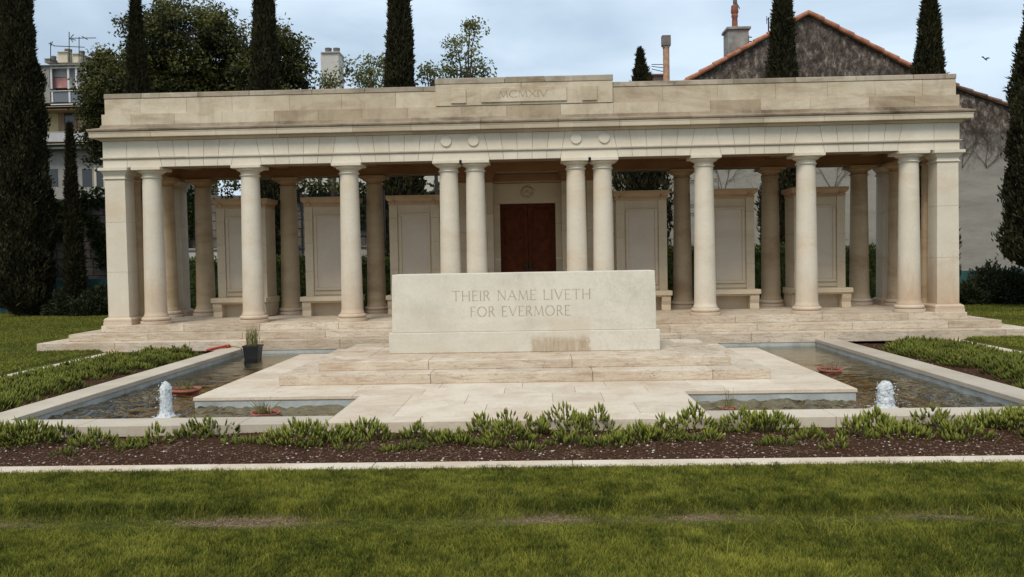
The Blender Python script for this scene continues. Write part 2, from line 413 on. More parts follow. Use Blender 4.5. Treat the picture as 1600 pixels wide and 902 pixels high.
t += .35*np.exp(-(((px-1.35)/.5)**2+((py-4.45)/.35)**2))
t -= .16*np.exp(-((py-fur-.10)/.08)**2)  # shade on the furrow bank, put into the blade tone
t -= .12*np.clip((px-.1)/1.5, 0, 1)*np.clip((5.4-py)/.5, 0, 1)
hg = (.013+.010*fbm(px, py, 3., 15)+.018*fbm(px, py, 20., 17))*(.6+.8*RS.rand(n))*(1+.55*np.exp(-((py-fur-.08)/.1)**2))
hg *= 1+.7*(RS.rand(n) > .985); hg *= 1-.60*np.exp(-((py-fur+.22)/.16)**2)
fl = ((fbm(px, py, 3.2, 31)-.5)*1.1, (fbm(px, py, 3.2, 32)-.5)*1.1)
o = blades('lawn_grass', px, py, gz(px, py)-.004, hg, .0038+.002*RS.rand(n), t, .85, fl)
struct(o, 'stuff', 'close mown green lawn in the foreground with a shallow furrow across it')
# ragged tuft against the kerb and longer tufts
tx, ty, th = [], [], []
for cx_, cy_, r_, m_, h_ in [(2.0, 5.05, .14, 120, .10), (1.25, 4.75, .05, 40, .10), (1.1, 4.2, .06, 60, .07), (-1.4, 5.2, .05, 30, .08), (1.75, 4.2, .06, 60, .06), (-1.9, 5.5, .05, 20, .07),
                             (3.0, 5.45, .12, 160, .06), (.55, 5.4, .03, 16, .10), (-.05, 5.0, .04, 24, .08)]:
    tx += list(cx_+RS.randn(m_)*r_); ty += list(cy_+RS.randn(m_)*r_*.6); th += list(h_*(.5+.7*RS.rand(m_)))
tx, ty, th = map(np.array, (tx, ty, th))
o = blades('grass_tuft', tx, ty, gz(tx, ty), th, np.full(len(tx), .005), .55+.3*RS.rand(len(tx)), 1.1); struct(o, 'stuff', 'longer tufts of coarse grass growing out of the lawn')
# side and rear lawns
parts = []
n = 120000
sx = np.concatenate([-7.85-RS.rand(n)**1.3*10.5, 7.85+RS.rand(n)**1.3*10.5]); sy = np.concatenate([10+RS.rand(n)**.8*19, 10+RS.rand(n)**.8*19])
ok = ~((np.abs(sx) < 9.1) & (sy > 15.88) & (sy < 20.6)) & (np.abs(sx) < sy*.62+1.5)
sx, sy = sx[ok], sy[ok]; n = len(sx)
o = blades('side_lawn_grass', sx, sy, gz(sx, sy)-.005, .035*(.6+.7*RS.rand(n)), .012+.01*RS.rand(n), .40+.7*(fbm(sx, sy, .7, 41)-.5)+.3*(RS.rand(n)-.5)+.1, .8)
struct(o, 'stuff', 'mown green lawn on both sides of the colonnade')
# pebbles in the bare strip of the lawn and in the beds
def pebbles(name, px, py, pz, r, tone, label):
    n = len(px)
    oct_ = np.array([(1,0,0),(0,1,0),(-1,0,0),(0,-1,0),(0,0,1),(0,0,-1)], float)
    fc = np.array([(0,1,4),(1,2,4),(2,3,4),(3,0,4),(1,0,5),(2,1,5),(3,2,5),(0,3,5)])
    a = RS.rand(n)*2*pi; c, s = np.cos(a), np.sin(a)
    S = np.stack([.7+.8*RS.rand(n), .6+.5*RS.rand(n), .3+.35*RS.rand(n)], 1)
    P = oct_[None]*S[:, None, :]*(1+.35*(RS.rand(n, 6, 1)-.5))*r[:, None, None]
    Q = P.copy(); Q[..., 0] = P[..., 0]*c[:, None]-P[..., 1]*s[:, None]; Q[..., 1] = P[..., 0]*s[:, None]+P[..., 1]*c[:, None]
    Q += np.stack([px, py, pz], 1)[:, None, :]
    o = npmesh(name, Q.reshape(-1, 3), [(np.arange(n)[:, None, None]*6+fc[None]).reshape(-1, 3)], 3, np.repeat(tone, 6), 'pebble')
    return struct(o, 'stuff', label)
n = 1500
ix = RS.choice(3, n, p=[.5, .25, .25]); cxs = np.array([-1.65, .25, 1.2])[ix]
qx = cxs+RS.randn(n)*.3; qy = 5.45+RS.randn(n)*.06
pebbles('lawn_gravel', qx, qy, gz(qx, qy)+.001, .003+.006*RS.rand(n)**2, .25+.5*RS.rand(n), 'small pale stones in the bare furrow of the lawn')

# soil beds -----------------------------------------------------------
def sz(x, y): return -.098+(fbm(x, y, 2.2, 51)-.5)*.05+(fbm(x, y, 14, 52)-.5)*.022
Vs = []; Fs = []; off = 0
for x0, x1, y0, y1 in [(-7.57, 7.57, 6.85, 8.315), (-7.57, -5.535, 8.315, 15.92), (5.535, 7.57, 8.315, 15.92)]:
    gx = np.linspace(x0, x1, int((x1-x0)/.035)); gy = np.linspace(y0, y1, int((y1-y0)/.035)); A, B = np.meshgrid(gx, gy)
    Vs.append(np.stack([A.ravel(), B.ravel(), sz(A, B).ravel()], 1)); m = len(gx)
    J, I = np.meshgrid(np.arange(len(gy)-1), np.arange(m-1), indexing='ij'); b0 = (J*m+I).ravel()+off
    Fs.append(np.stack([b0, b0+1, b0+m+1, b0+m], 1)); off += len(Vs[-1])
V = np.concatenate(Vs); o = npmesh('bed_soil', V, [np.concatenate(Fs)], 4, np.full(len(V), .5), 'soil', smooth=True); struct(o)
n = 17000
qx = (RS.rand(n)*2-1)*5.4; qy = 6.87+RS.rand(n)**1.2*1.4
m2 = 5000; sgn = np.where(RS.rand(m2) < .5, -1, 1)
qx = np.concatenate([qx, sgn*(5.57+RS.rand(m2)*1.9)]); qy = np.concatenate([qy, 8.3+RS.rand(m2)*7.5]); n = len(qx)
pebbles('bed_gravel', qx, qy, sz(qx, qy)+.003, .004+.014*RS.rand(n)**2.2, np.clip(.25+.26*RS.randn(n)+.36*(RS.rand(n) > .84), 0, .93), 'stone chips and bark on the soil of the planting beds')

# ice plants -------------------------------------------------------------
def fingers(name, bx, by, bz, dirv, ln, wd, tone, label, mat='ice_leaf'):
    n = len(bx); B = np.stack([bx, by, bz], 1)
    d = dirv/np.linalg.norm(dirv, axis=1, keepdims=True)
    u = np.cross(d, np.array([0.3, .2, 1.])+RS.randn(n, 3)*.6); u /= np.linalg.norm(u, axis=1, keepdims=True)+1e-9
    w = np.cross(d, u); mid = B+d*ln[:, None]*.55; bend = d+np.array([0, 0, .55]); bend /= np.linalg.norm(bend, axis=1, keepdims=True)
    tip = mid+bend*ln[:, None]*.5
    rings = []
    for c_, r_ in ((B, .75), (mid, 1.)):
        for k_ in range(3):
            a = 2*pi*k_/3; rings.append(c_+(u*math.cos(a)+w*math.sin(a))*(wd*r_)[:, None])
    V = np.stack(rings+[tip], 1); i = np.arange(n)[:, None]*7
    Q = np.concatenate([i+np.array([[a, (a+1) % 3, 3+(a+1) % 3, 3+a]]) for a in range(3)])
    T = np.concatenate([i+np.array([[3+a, 3+(a+1) % 3, 6]]) for a in range(3)])
    tt = np.repeat(tone, 7).reshape(n, 7)*np.array([.35, .35, .35, .9, .9, .9, 1.2])
    return struct(npmesh(name, V.reshape(-1, 3), [Q, T], 4, tt.ravel(), mat, smooth=True), 'stuff', label)
def clumps(lst):
    bx, by, bz, D, ln, wd, tn = [], [], [], [], [], [], []
    for (cx_, cy_, r, h, dens, tone) in lst:
        m = int(dens*r*r*2700)+10
        a = RS.rand(m)*2*pi; rr = np.sqrt(RS.rand(m))*r*(1+.45*np.sin(a*3+cx_*7)*RS.rand(m)); x = cx_+rr*np.cos(a)*1.25; y = cy_+rr*np.sin(a)*.8
        q = np.clip(1-(rr/r)**2, 0, 1)
        hh = h*(.25+.75*q)*(.55+.75*fbm(x, y, 9, 77))*(.75+.4*RS.rand(m))
        bx.append(x); by.append(y); L = np.minimum(.05+.045*RS.rand(m), .12)
        bz.append(sz(x, y)+np.maximum(hh-L*.8, -.01))
        out = np.stack([np.cos(a), np.sin(a)], 1)*((rr/r)*.75)[:, None]+RS.randn(m, 2)*.28
        D.append(np.concatenate([out, np.full((m, 1), .9)], 1)); ln.append(L); wd.append(.0085+.0035*RS.rand(m))
        tn.append(np.clip(tone*(.45+.5*q+.25*RS.rand(m))*(.6+.8*RS.rand(m)), 0, 1))
    return [np.concatenate(a) for a in (bx, by, bz, D, ln, wd, tn)]
front = []
for x, y, w, h, tn_ in [(-5, 697, 55, .15, .6), (40, 700, 50, .15, .6), (92, 690, 30, .12, .55), (150, 702, 42, .14, .75), (170, 683, 30, .16, .6), (240, 698, 34, .13, .8), (300, 688, 28, .11, .5), (335, 683, 40, .13, .55), (385, 678, 50, .17, .65),
    (428, 700, 34, .14, .85), (470, 700, 46, .15, .8), (520, 698, 40, .15, .8), (565, 688, 46, .15, .75), (590, 694, 26, .12, .7), (650, 690, 30, .12, .55), (690, 695, 34, .12, .6), (712, 698, 26, .1, .7), (640, 706, 22, .06, .3),
    (752, 683, 40, .15, .7), (795, 698, 46, .17, .8), (800, 676, 40, .18, .8), (840, 688, 36, .15, .7), (880, 680, 42, .17, .85), (925, 680, 40, .16, .8), (960, 700, 30, .1, .7), (1000, 695, 44, .14, .75), (1040, 692, 44, .14, .8), (1085, 678, 48, .17, .85), (1110, 692, 26, .10, .8),
    (1160, 676, 38, .14, .75), (1205, 680, 42, .14, .8), (1270, 690, 24, .11, .7), (1310, 706, 17, .10, .85), (1335, 690, 36, .13, .85), (1370, 680, 48, .16, .9), (1410, 688, 44, .14, .85), (1385, 666, 38, .16, .7), (1455, 670, 40, .13, .7), (1470, 683, 30, .11, .6), (1510, 688, 34, .13, .8), (1550, 672, 46, .17, .85),
    (1590, 676, 40, .16, .8), (1625, 680, 50, .16, .7), (1660, 690, 60, .15, .7), (-50, 700, 60, .15, .6), (205, 705, 22, .07, .5), (1215, 700, 22, .07, .5), (890, 700, 26, .08, .6), (930, 703, 24, .07, .55)]:
    p = atz(x, y-5, -.09); s_ = p.y/F
    front.append((p.x, p.y+.04, w*s_*(.78+.2*math.sin(x*.7)), h*(1.38+.25*math.sin(x*1.3)), 1.25, tn_))
for _ in range(16):
    x = random.uniform(-4.6, 5); front.append((x, random.uniform(7.45, 8.15), random.uniform(.05, .11), random.uniform(.05, .09), .8, random.uniform(.35, .7)))
bx, by, bz, D, ln, wd, tn = clumps(front)
ok = by < 8.31
fingers('ice_plants', bx[ok], by[ok], bz[ok], D[ok], ln[ok], wd[ok], tn[ok]*.95, 'green ice plant clumps filling the front planting bed')
for sg, lab in ((-1, 'green ice plants filling the left planting bed beside the pool'), (1, 'green ice plants filling the right planting bed beside the pool')):
    L = []
    for _ in range(250):
        y = 8.2+7.5*random.random(); t_ = random.random()**.8
        edge = 6.12-.2*(y-8)/8+.22*math.sin(y*1.7+sg)+.1*math.sin(y*4.3)
        x = edge+(7.38-edge)*t_
        if random.random() < .12: continue
        L.append((sg*x, y, random.uniform(.13, .26), random.uniform(.10, .20)*(1-.5*max(0, t_-.6)), .6, random.uniform(.35, 1.)))
    bx, by, bz, D, ln, wd, tn = clumps(L)
    ok = (np.abs(bx) > 5.6) & (np.abs(bx) < 7.62) & (by < 15.86)
    fingers('ice_plants', bx[ok], by[ok], bz[ok], D[ok], ln[ok]*1.1, wd[ok]*1.05, tn[ok]*.72, lab)
# dry stems lying in the front bed
dl = []
for x, y, w in [(905, 715, 1), (700, 716, 1), (250, 708, .8), (1240, 712, 1), (640, 712, .8), (660, 706, .8), (1500, 716, .7), (430, 716, .6)]:
    for _ in range(16):
        p = atz(x+random.gauss(0, 16*w), y-7+random.gauss(0, 3), -.085); dl.append((p.x, p.y))
dl = np.array(dl); m = len(dl)
fingers('dry_stems', dl[:, 0], dl[:, 1], sz(dl[:, 0], dl[:, 1])+.006, np.concatenate([RS.randn(m, 2), np.full((m, 1), .12)], 1), .04+.05*RS.rand(m), np.full(m, .0025), RS.rand(m), 'dry brown stems lying on the soil of the front bed', 'dry_leaf')

# ------------------------------------------------------------------ kerb, coping, pool, paving
def stones_x(mb, x0, x1, y0, y1, z0, z1, ln=1.1, gap=.004, t=(.35, .75), first=None):
    x = x0; e = []
    while x < x1-.01:
        L = ln*random.uniform(.75, 1.25) if first is None or x > x0 else first
        xe = min(x+L, x1)
        if x1-xe < .35: xe = x1
        mb.box(x+gap/2, xe-gap/2, y0, y1, z0, z1, random.uniform(*t)); x = xe
def stones_y(mb, x0, x1, y0, y1, z0, z1, ln=1.1, gap=.004, t=(.35, .75)):
    y = y0
    while y < y1-.01:
        ye = min(y+ln*random.uniform(.75, 1.25), y1)
        if y1-ye < .35: ye = y1
        mb.box(x0, x1, y+gap/2, ye-gap/2, z0, z1, random.uniform(*t)); y = ye
kb = MB(); stones_x(kb, -7.74, 7.74, 6.665, 6.856, -.2, -.05, 1.3)
stones_y(kb, -7.74, -7.56, 6.86, 15.9, -.2, -.05, 1.2); stones_y(kb, 7.56, 7.74, 6.86, 15.9, -.2, -.05, 1.2)
struct(kb.build('kerb', 'stone_pave', bevel=.006))
cp = MB()
TF = .0044
def stx(mb, x0, x1, ya, yb, z0, z1, ln):
    x = x0
    while x < x1-.01:
        xe = min(x+ln*random.uniform(.8, 1.2), x1)
        if x1-xe < .3: xe = x1
        a, b_ = x+.002, xe-.002
        mb.add([(a, ya+TF*a, z0), (b_, ya+TF*b_, z0), (b_, yb+TF*b_, z0), (a, yb+TF*a, z0), (a, ya+TF*a, z1), (b_, ya+TF*b_, z1), (b_, yb+TF*b_, z1), (a, yb+TF*a, z1)],
               [(0,3,2,1),(4,5,6,7),(0,1,5,4),(1,2,6,5),(2,3,7,6),(3,0,4,7)], random.uniform(.4, .7)); x = xe
stx(cp, -5.55, -1.853, 8.30, 8.70, -.11, 0, 1.4); stx(cp, 1.853, 5.55, 8.30, 8.70, -.11, 0, 1.4)
stones_y(cp, -5.55, -5.17, 8.72, 15.9, -.06, 0, 1.4); stones_y(cp, 5.17, 5.55, 8.72, 15.9, -.06, 0, 1.4)
struct(cp.build('pool_coping', 'stone_coping', bevel=.007))
bs = MB()
def wall_in(mb, x0, x1, y0, y1, z0=-.5, z1=-.005): mb.box(x0, x1, y0, y1, z0, z1)
wall_in(bs, -5.50, -5.185, 8.74, 15.88, z1=-.062); wall_in(bs, 5.185, 5.50, 8.74, 15.88, z1=-.062)
wall_in(bs, -5.50, -1.845, 8.36, 8.66, z1=-.112); wall_in(bs, 1.845, 5.50, 8.36, 8.66, z1=-.112)
wall_in(bs, -5.50, 5.50, 15.915, 16.3, z1=-.004)
wall_in(bs, -3.79, 3.79, 10.0, 14.575, z1=-.052)
wall_in(bs, -1.84, 1.84, 8.64, 9.998, z1=-.052)
# narrow ledge just under the coping
struct(bs.build('pool_wall', 'pool_paint', bevel=.004))
bf = MB(); bf.box(-5.5, 5.5, 8.36, 15.92, -.42, -.40); struct(bf.build('pool_floor', 'basin_floor'))
gx = np.arange(-5.18, 5.181, .022); gy = np.arange(8.67, 15.911, .022); A, B = np.meshgrid(gx, gy)
def ripple(A, B):
    h = np.zeros_like(A)
    d1 = np.hypot(A+3.83, B-9.32); d2 = np.hypot(A-3.86, B-9.34); dm = np.minimum(d1, d2)
    amp = .10+np.exp(-(dm/1.5)**2)*1.9+.55*np.exp(-(dm/3.2)**2)
    h += amp*.024*(fbm(A, B, 9., 81)-.5)*2+amp*.018*(fbm(A*.7+B*.4, B-A*.3, 5.5, 83)-.5)*2
    for d in (d1, d2): h += .0035*np.exp(-d/1.6)*np.sin(d*48+2.5*vn(A, B, 2.5, 85))
    return h+.0045*(fbm(A*.45, B*1.6, 3.6, 87)-.5)*2
V = np.stack([A.ravel(), B.ravel(), -.12+ripple(A, B).ravel()], 1); m = len(gx); J, I = np.meshgrid(np.arange(len(gy)-1), np.arange(m-1), indexing='ij'); b0 = (J*m+I).ravel()
struct(npmesh('water', V, [np.stack([b0, b0+1, b0+m+1, b0+m], 1)], 4, np.full(len(V), .5), 'water', smooth=True))
# island paving slabs and front path
pv = MB(); pv.box(-3.795, 3.795, 9.995, 14.58, -.05, -.012, .1); pv.box(-1.845, 1.845, 8.63, 9.99, -.05, -.012, .1)
def slabrow(y0, y1, xs_, z0=-.04, z1=0.):
    for a, b_ in zip(xs_[:-1], xs_[1:]): pv.box(a+.0015, b_-.0015, y0+.0015, y1-.0015, z0, z1, random.uniform(.35, .75))
slabrow(9.987, 10.44, [-3.804, -2.9, -1.95, -1.15, -.2, .62, 1.45, 2.35, 3.1, 3.804])
slabrow(10.44, 10.90, [-3.804, -3.02, -2.0, -1.0, 0, 1.0, 2.0, 3.02, 3.804])
for y in np.arange(10.9, 14.0, .62):
    for a, b_ in ((-3.804, -3.0), (3.0, 3.804)): pv.box(a+.0015, b_-.0015, y+.0015, min(y+.62, 14.0)-.0015, -.04, 0, random.uniform(.35, .75))
slabrow(14.0, 14.586, [-3.804, -2.6, -1.6, -.6, .5, 1.5, 2.7, 3.804])
slabrow(8.30, 8.62, [-1.853, -.95, -.05, .85, 1.853], -.13); slabrow(8.62, 9.30, [-1.853, -1.25, -.35, .45, 1.2, 1.853]); slabrow(9.30, 9.987, [-1.853, -1.25, -.6, .35, .9, 1.853])
pv.box(-3.0, 3.0, 10.92, 14.0, -.04, -.006, .5)
struct(pv.build('paving', 'stone_pave', bevel=.004))

# altar steps --------------------------------------------------------------
T = thing('altar_steps', 'two low pale stone steps under the big inscribed stone block', 'steps', (0, 12.47, 0))
def ring_step(name, hx, y0, y1, z0, z1, w, ln, par, dy=0, jts=None):
    mb = MB()
    if jts:
        e = [-hx]+jts+[hx]
        for a, b_ in zip(e[:-1], e[1:]): mb.box(a+.002, b_-.002, y0-dy, y0+w-dy, z0, z1, random.uniform(.35, .75))
    else: stones_x(mb, -hx, hx, y0-dy, y0+w-dy, z0, z1, ln)
    stones_x(mb, -hx, hx, y1-w-dy, y1-dy, z0, z1, ln)
    stones_y(mb, -hx, -hx+w, y0+w+.002-dy, y1-w-.002-dy, z0, z1, ln); stones_y(mb, hx-w, hx, y0+w+.002-dy, y1-w-.002-dy, z0, z1, ln)
    mb.box(-hx+w+.002, hx-w-.002, y0+w+.002-dy, y1-w-.002-dy, z0, z1-.001, .55)
    return mb.build(name, 'stone_step', par, bevel=.008)
ring_step('step', 3.06, 10.86, 14.08, 0.0, .128, .5, 1.2, T, 12.47, [-1.15, .87, 2.35])
ring_step('step', 2.66, 11.25, 13.69, .128, .2436, .55, 1.2, T, 12.47, [-1.22, .63])

# altar stone ------------------------------------------------------------
T = thing('memorial_stone', 'massive pale stone block engraved THEIR NAME LIVETH FOR EVERMORE on the low steps', 'memorial stone', (0, 12.47, .2436))
def taperbox(mb, hx0, hy0, z0, hx1, hy1, z1, nseg=8, bulge=0.):
    prev = None
    for j in range(nseg+1):
        t = j/nseg; hx = hx0+(hx1-hx0)*t+bulge*math.sin(pi*t); hy = hy0+(hy1-hy0)*t+bulge*math.sin(pi*t); z = z0+(z1-z0)*t
        ring = [(-hx, -hy, z), (hx, -hy, z), (hx, hy, z), (-hx, hy, z)]
        if prev:
            o_ = len(mb.v); mb.v += prev+ring
            for i in range(4): mb.f.append((o_+i, o_+(i+1) % 4, o_+4+(i+1) % 4, o_+4+i)); mb.t.append(.5); mb.m.append(0)
        else: mb.add(ring, [(3, 2, 1, 0)])
        prev = ring
    mb.add(prev, [(0, 1, 2, 3)])
p = MB(); taperbox(p, 1.88, .345, 0, 1.88, .345, .287, 1); p.build('plinth', 'stone_altar', T, bevel=.010)
p = MB(); taperbox(p, 1.835, .302, .288, 1.825, .288, 1.10, 8, .004); p.build('block', 'stone_altar', T, bevel=.008)
blk = T.children[-1]
GL = {
 'T': (.72, [[(0, 1), (.72, 1)], [(.36, 1), (.36, 0)]]), 'H': (.78, [[(.06, 0), (.06, 1)], [(.72, 0), (.72, 1)], [(.06, .5), (.72, .5)]]),
 'E': (.52, [[(.06, 0), (.06, 1)], [(.06, 1), (.5, 1)], [(.06, .52), (.44, .52)], [(.06, 0), (.52, 0)]]), 'I': (.12, [[(.06, 0), (.06, 1)]]),
 'R': (.62, [[(.06, 0), (.06, 1)], [(.06, 1), (.3, 1), (.42, .93), (.48, .8), (.48, .72), (.42, .58), (.3, .5), (.06, .5)], [(.28, .5), (.62, 0)]]),
 'N': (.80, [[(.08, 0), (.08, 1)], [(.08, 1), (.74, 0)], [(.74, 0), (.74, 1)]]), 'A': (.78, [[(0, 0), (.39, 1)], [(.39, 1), (.78, 0)], [(.16, .36), (.62, .36)]]),
 'M': (.95, [[(.04, 0), (.14, 1)], [(.14, 1), (.48, .05)], [(.48, .05), (.81, 1)], [(.81, 1), (.92, 0)]]), 'L': (.52, [[(.06, 1), (.06, 0)], [(.06, 0), (.52, 0)]]),
 'V': (.76, [[(0, 1), (.38, 0)], [(.38, 0), (.76, 1)]]), 'F': (.5, [[(.06, 0), (.06, 1)], [(.06, 1), (.5, 1)], [(.06, .52), (.42, .52)]]),
 'X': (.76, [[(0, 0), (.74, 1)], [(.02, 1), (.76, 0)]]),
 'O': (.92, [[(.46+.45*math.cos(a*pi/12), .5+.5*math.sin(a*pi/12)) for a in range(25)]]),
 'C': (.80, [[(.48+.46*math.cos(a*pi/12), .5+.5*math.sin(a*pi/12)) for a in range(3, 22)]]),
}
SERIF = {'T': [(0, 1, 1), (.72, 1, 1), (.36, 0, 0)], 'H': [(.06, 0, 0), (.06, 1, 0), (.72, 0, 0), (.72, 1, 0)], 'I': [(.06, 0, 0), (.06, 1, 0)], 'E': [(.06, 0, 0), (.06, 1, 0), (.5, 1, 1), (.52, 0, 1)],
         'N': [(.08, 0, 0), (.08, 1, 0), (.74, 1, 0)], 'A': [(0, 0, 0), (.78, 0, 0)], 'R': [(.06, 0, 0)], 'M': [(.04, 0, 0), (.92, 0, 0)], 'L': [(.06, 1, 0), (.52, 0, 1)], 'V': [(0, 1, 0), (.76, 1, 0)], 'F': [(.06, 0, 0), (.5, 1, 1)], 'X': [(0, 0, 0), (.76, 0, 0), (.02, 1, 0), (.74, 1, 0)]}
def text_mb(par, mat, txt, x0, x1, z0, hgt, yfun, sw=.085, space=.55, track=.24):
    mb = MB(); W = 0
    for ch in txt: W += space if ch == ' ' else GL[ch][0]+track
    W -= track; sx = (x1-x0)/W; x = x0; cnt = 0
    for ch in txt:
        if ch == ' ': x += space*sx; continue
        w, strokes = GL[ch]; mb = MB()
        segs = []
        for st in strokes:
            for a, b_ in zip(st[:-1], st[1:]):
                thin = .55 if (ch in 'AVMNX' and b_[1] > a[1]) or abs(a[1]-b_[1]) < .02 else 1.
                segs.append((a, b_, sw*thin))
        for (sx_, sz_, vert) in SERIF.get(ch, []):
            if vert: segs.append(((sx_, sz_-.07 if sz_ > .5 else sz_-.02), (sx_, sz_+.02 if sz_ > .5 else sz_+.07), sw*.5))
            else: segs.append(((sx_-.09, sz_), (sx_+.09, sz_), sw*.4))
        for a, b_, wd_ in segs:
            A = Vector((x+a[0]*sx, z0+a[1]*hgt)); B = Vector((x+b_[0]*sx, z0+b_[1]*hgt)); d = (B-A); L = d.length
            if L < 1e-6: continue
            d /= L; nrm = Vector((-d.y, d.x))*wd_*hgt/2; A -= d*wd_*hgt*.12; B += d*wd_*hgt*.12
            q_ = [A-nrm, B-nrm, B+nrm, A+nrm]; cnt += 1; e = .0012+.00006*(cnt % 23)
            mb.prism([(v.x, yfun(v.y)-e, v.y) for v in q_], [(v.x, yfun(v.y)+.004, v.y) for v in q_])
        x += (w+track)*sx; mb.build('letter', mat, par)
yf = lambda z: -(.302+(.288-.302)*((z-.288)/.812)+.004*math.sin(pi*(z-.288)/.812))
text_mb(blk, 'letter', 'THEIR NAME LIVETH', -.985, .93, .722, .135, yf); text_mb(blk, 'letter', 'FOR EVERMORE', -.735, .645, .50, .135, yf)

# ------------------------------------------------------------------ COLONNADE
BW, BG = 1.9251, .5081
YC, YB = 16.87, 19.45
ZF, ZA = .395, 3.42
Bd = thing('memorial_colonnade', 'long pale stone colonnade with flat parapet carved MCMXIV and a dark red door', 'building', (0, 18.16, 0))
DY = 18.16
# steps
def plinth(name, hx, y0, y1, z0, z1, mat, ln, front=None):
    mb = MB(); w = .55
    stones_x(mb, -hx, hx, y0-DY, y0+w-DY, z0, z1, ln, t=(.2, .85)); stones_x(mb, -hx, hx, y1-w-DY, y1-DY, z0, z1, ln)
    stones_y(mb, -hx, -hx+w, y0+w+.002-DY, y1-w-.002-DY, z0, z1, ln); stones_y(mb, hx-w, hx, y0+w+.002-DY, y1-w-.002-DY, z0, z1, ln)
    mb.box(-hx+w+.002, hx-w-.002, y0+w+.002-DY, y1-w-.002-DY, z0, z1-.001, .5)
    return mb.build(name, mat, Bd, bevel=.009)
plinth('step', 9.08, 15.905, 20.42, -.06, .128, 'stone_step', 1.6)
plinth('step', 8.64, 16.21, 20.11, .128, .262, 'stone_step', 1.5)
plinth('floor', 8.17, 16.52, 19.80, .262, .395, 'stone_step', 1.3)
# column
def r_at(t): return .208-.028*t-.005*t*t
cs = MB(); H0, H1 = .17, 2.80
cs.lathe([(.228, .150), (.228, .170), (.214, .190)]+[(r_at(t), .19+(2.80-.19)*t) for t in np.linspace(0.02, 1, 14)]+[(.175, 2.82)], seg=40)
cb = MB(); prof = [(.285, 0), (.290, .006), (.290, .055), (.284, .062)]
cb.lathe(prof, seg=40)
cb.lathe([(.240, .0625)]+[(.238+.034*math.cos(a), .101+.038*math.sin(a)) for a in np.linspace(-pi/2, pi/2, 9)]+[(.236, .140), (.236, .149)], seg=40)
cc = MB(); cc.lathe([(.176, 2.82), (.196, 2.823), (.201, 2.834), (.196, 2.846), (.179, 2.850), (.176, 2.90)]+[(.190, 2.902), (.193, 2.915)]+[(.193+.062*math.sin(a), 2.965-.050*math.cos(a)) for a in np.linspace(0, pi/2, 7)], seg=40)
cc.box(-.283, .283, -.283, .283, 2.966, 3.024)
XC = [s*(k_*BW/2*2+o_) for s in (-1, 1) for k_, o_ in ((.5, 0), (.5, BG), (1.5, BG), (2.5, BG), (3.5, BG))]
XC.sort()
col0 = cs.build('column', 'stone_column', Bd, angle=35)
b0 = cb.build('base', 'stone_base', col0, angle=35); c0 = cc.build('capital', 'stone_column', col0, angle=35, bevel=.004)
PX = 7.886
spots = [(x, YC, 0) for x in XC]+[(x, YB, 0) for x in XC if abs(x) > 1.6]+[(s*PX, y, 0) for s in (-1, 1) for y in (YB-.49, YC+.49)]
colR = cs.build('column', 'stone_rear_shaded', Bd, angle=35); cb.build('base', 'stone_base', colR, angle=35); cc.build('capital', 'stone_rearcap_shaded', colR, angle=35, bevel=.004)
for i, (x, y, rz) in enumerate(spots):
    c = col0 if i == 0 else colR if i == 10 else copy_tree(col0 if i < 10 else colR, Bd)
    c.location = (x, y-DY, ZF)
# pier
pm = MB()
for (a0, a1, b0_, b1_) in ((.155, 1.02, .205, .2035), (1.022, 1.98, .2035, .199), (1.982, 2.80, .199, .195)):
    taper = [(-b0_, -b0_, a0), (b0_, -b0_, a0), (b0_, b0_, a0), (-b0_, b0_, a0)]; tp = [(-b1_, -b1_, a1), (b1_, -b1_, a1), (b1_, b1_, a1), (-b1_, b1_, a1)]
    pm.prism(taper, tp, random.uniform(.35, .65))
def sqprof(mb, prof):
    for (r0, z0), (r1, z1) in zip(prof[:-1], prof[1:]):
        o_ = len(mb.v); mb.v += [(-r0, -r0, z0), (r0, -r0, z0), (r0, r0, z0), (-r0, r0, z0), (-r1, -r1, z1), (r1, -r1, z1), (r1, r1, z1), (-r1, r1, z1)]
        for i in range(4): mb.f.append((o_+i, o_+(i+1) % 4, o_+4+(i+1) % 4, o_+4+i)); mb.t.append(.5); mb.m.append(0)
    r, z = prof[-1]; mb.add([(-r, -r, z), (r, -r, z), (r, r, z), (-r, r, z)], [(0, 1, 2, 3)])
    r, z = prof[0]; mb.add([(-r, -r, z), (r, -r, z), (r, r, z), (-r, r, z)], [(3, 2, 1, 0)])
pb = MB(); sqprof(pb, [(.275, 0), (.275, .062), (.262, .064), (.268, .085), (.266, .115), (.246, .138), (.228, .140), (.226, .150), (.212, .154)])
pc = MB(); sqprof(pc, [(.195, 2.802), (.215, 2.806), (.220, 2.818), (.215, 2.834), (.2, 2.838), (.199, 2.89), (.212, 2.892), (.220, 2.91), (.245, 2.955), (.250, 2.966), (.283, 2.967), (.283, 3.024)])
pier0 = pm.build('pier', 'stone_column', Bd, bevel=.005); pb.build('base', 'stone_base', pier0, angle=20); pc.build('capital', 'stone_column', pier0, angle=20)
for i, (x, y) in enumerate([(-PX, YC), (PX, YC), (-PX, YB), (PX, YB)]):
    c = pier0 if i == 0 else copy_tree(pier0, Bd); c.location = (x, y-DY, ZF)

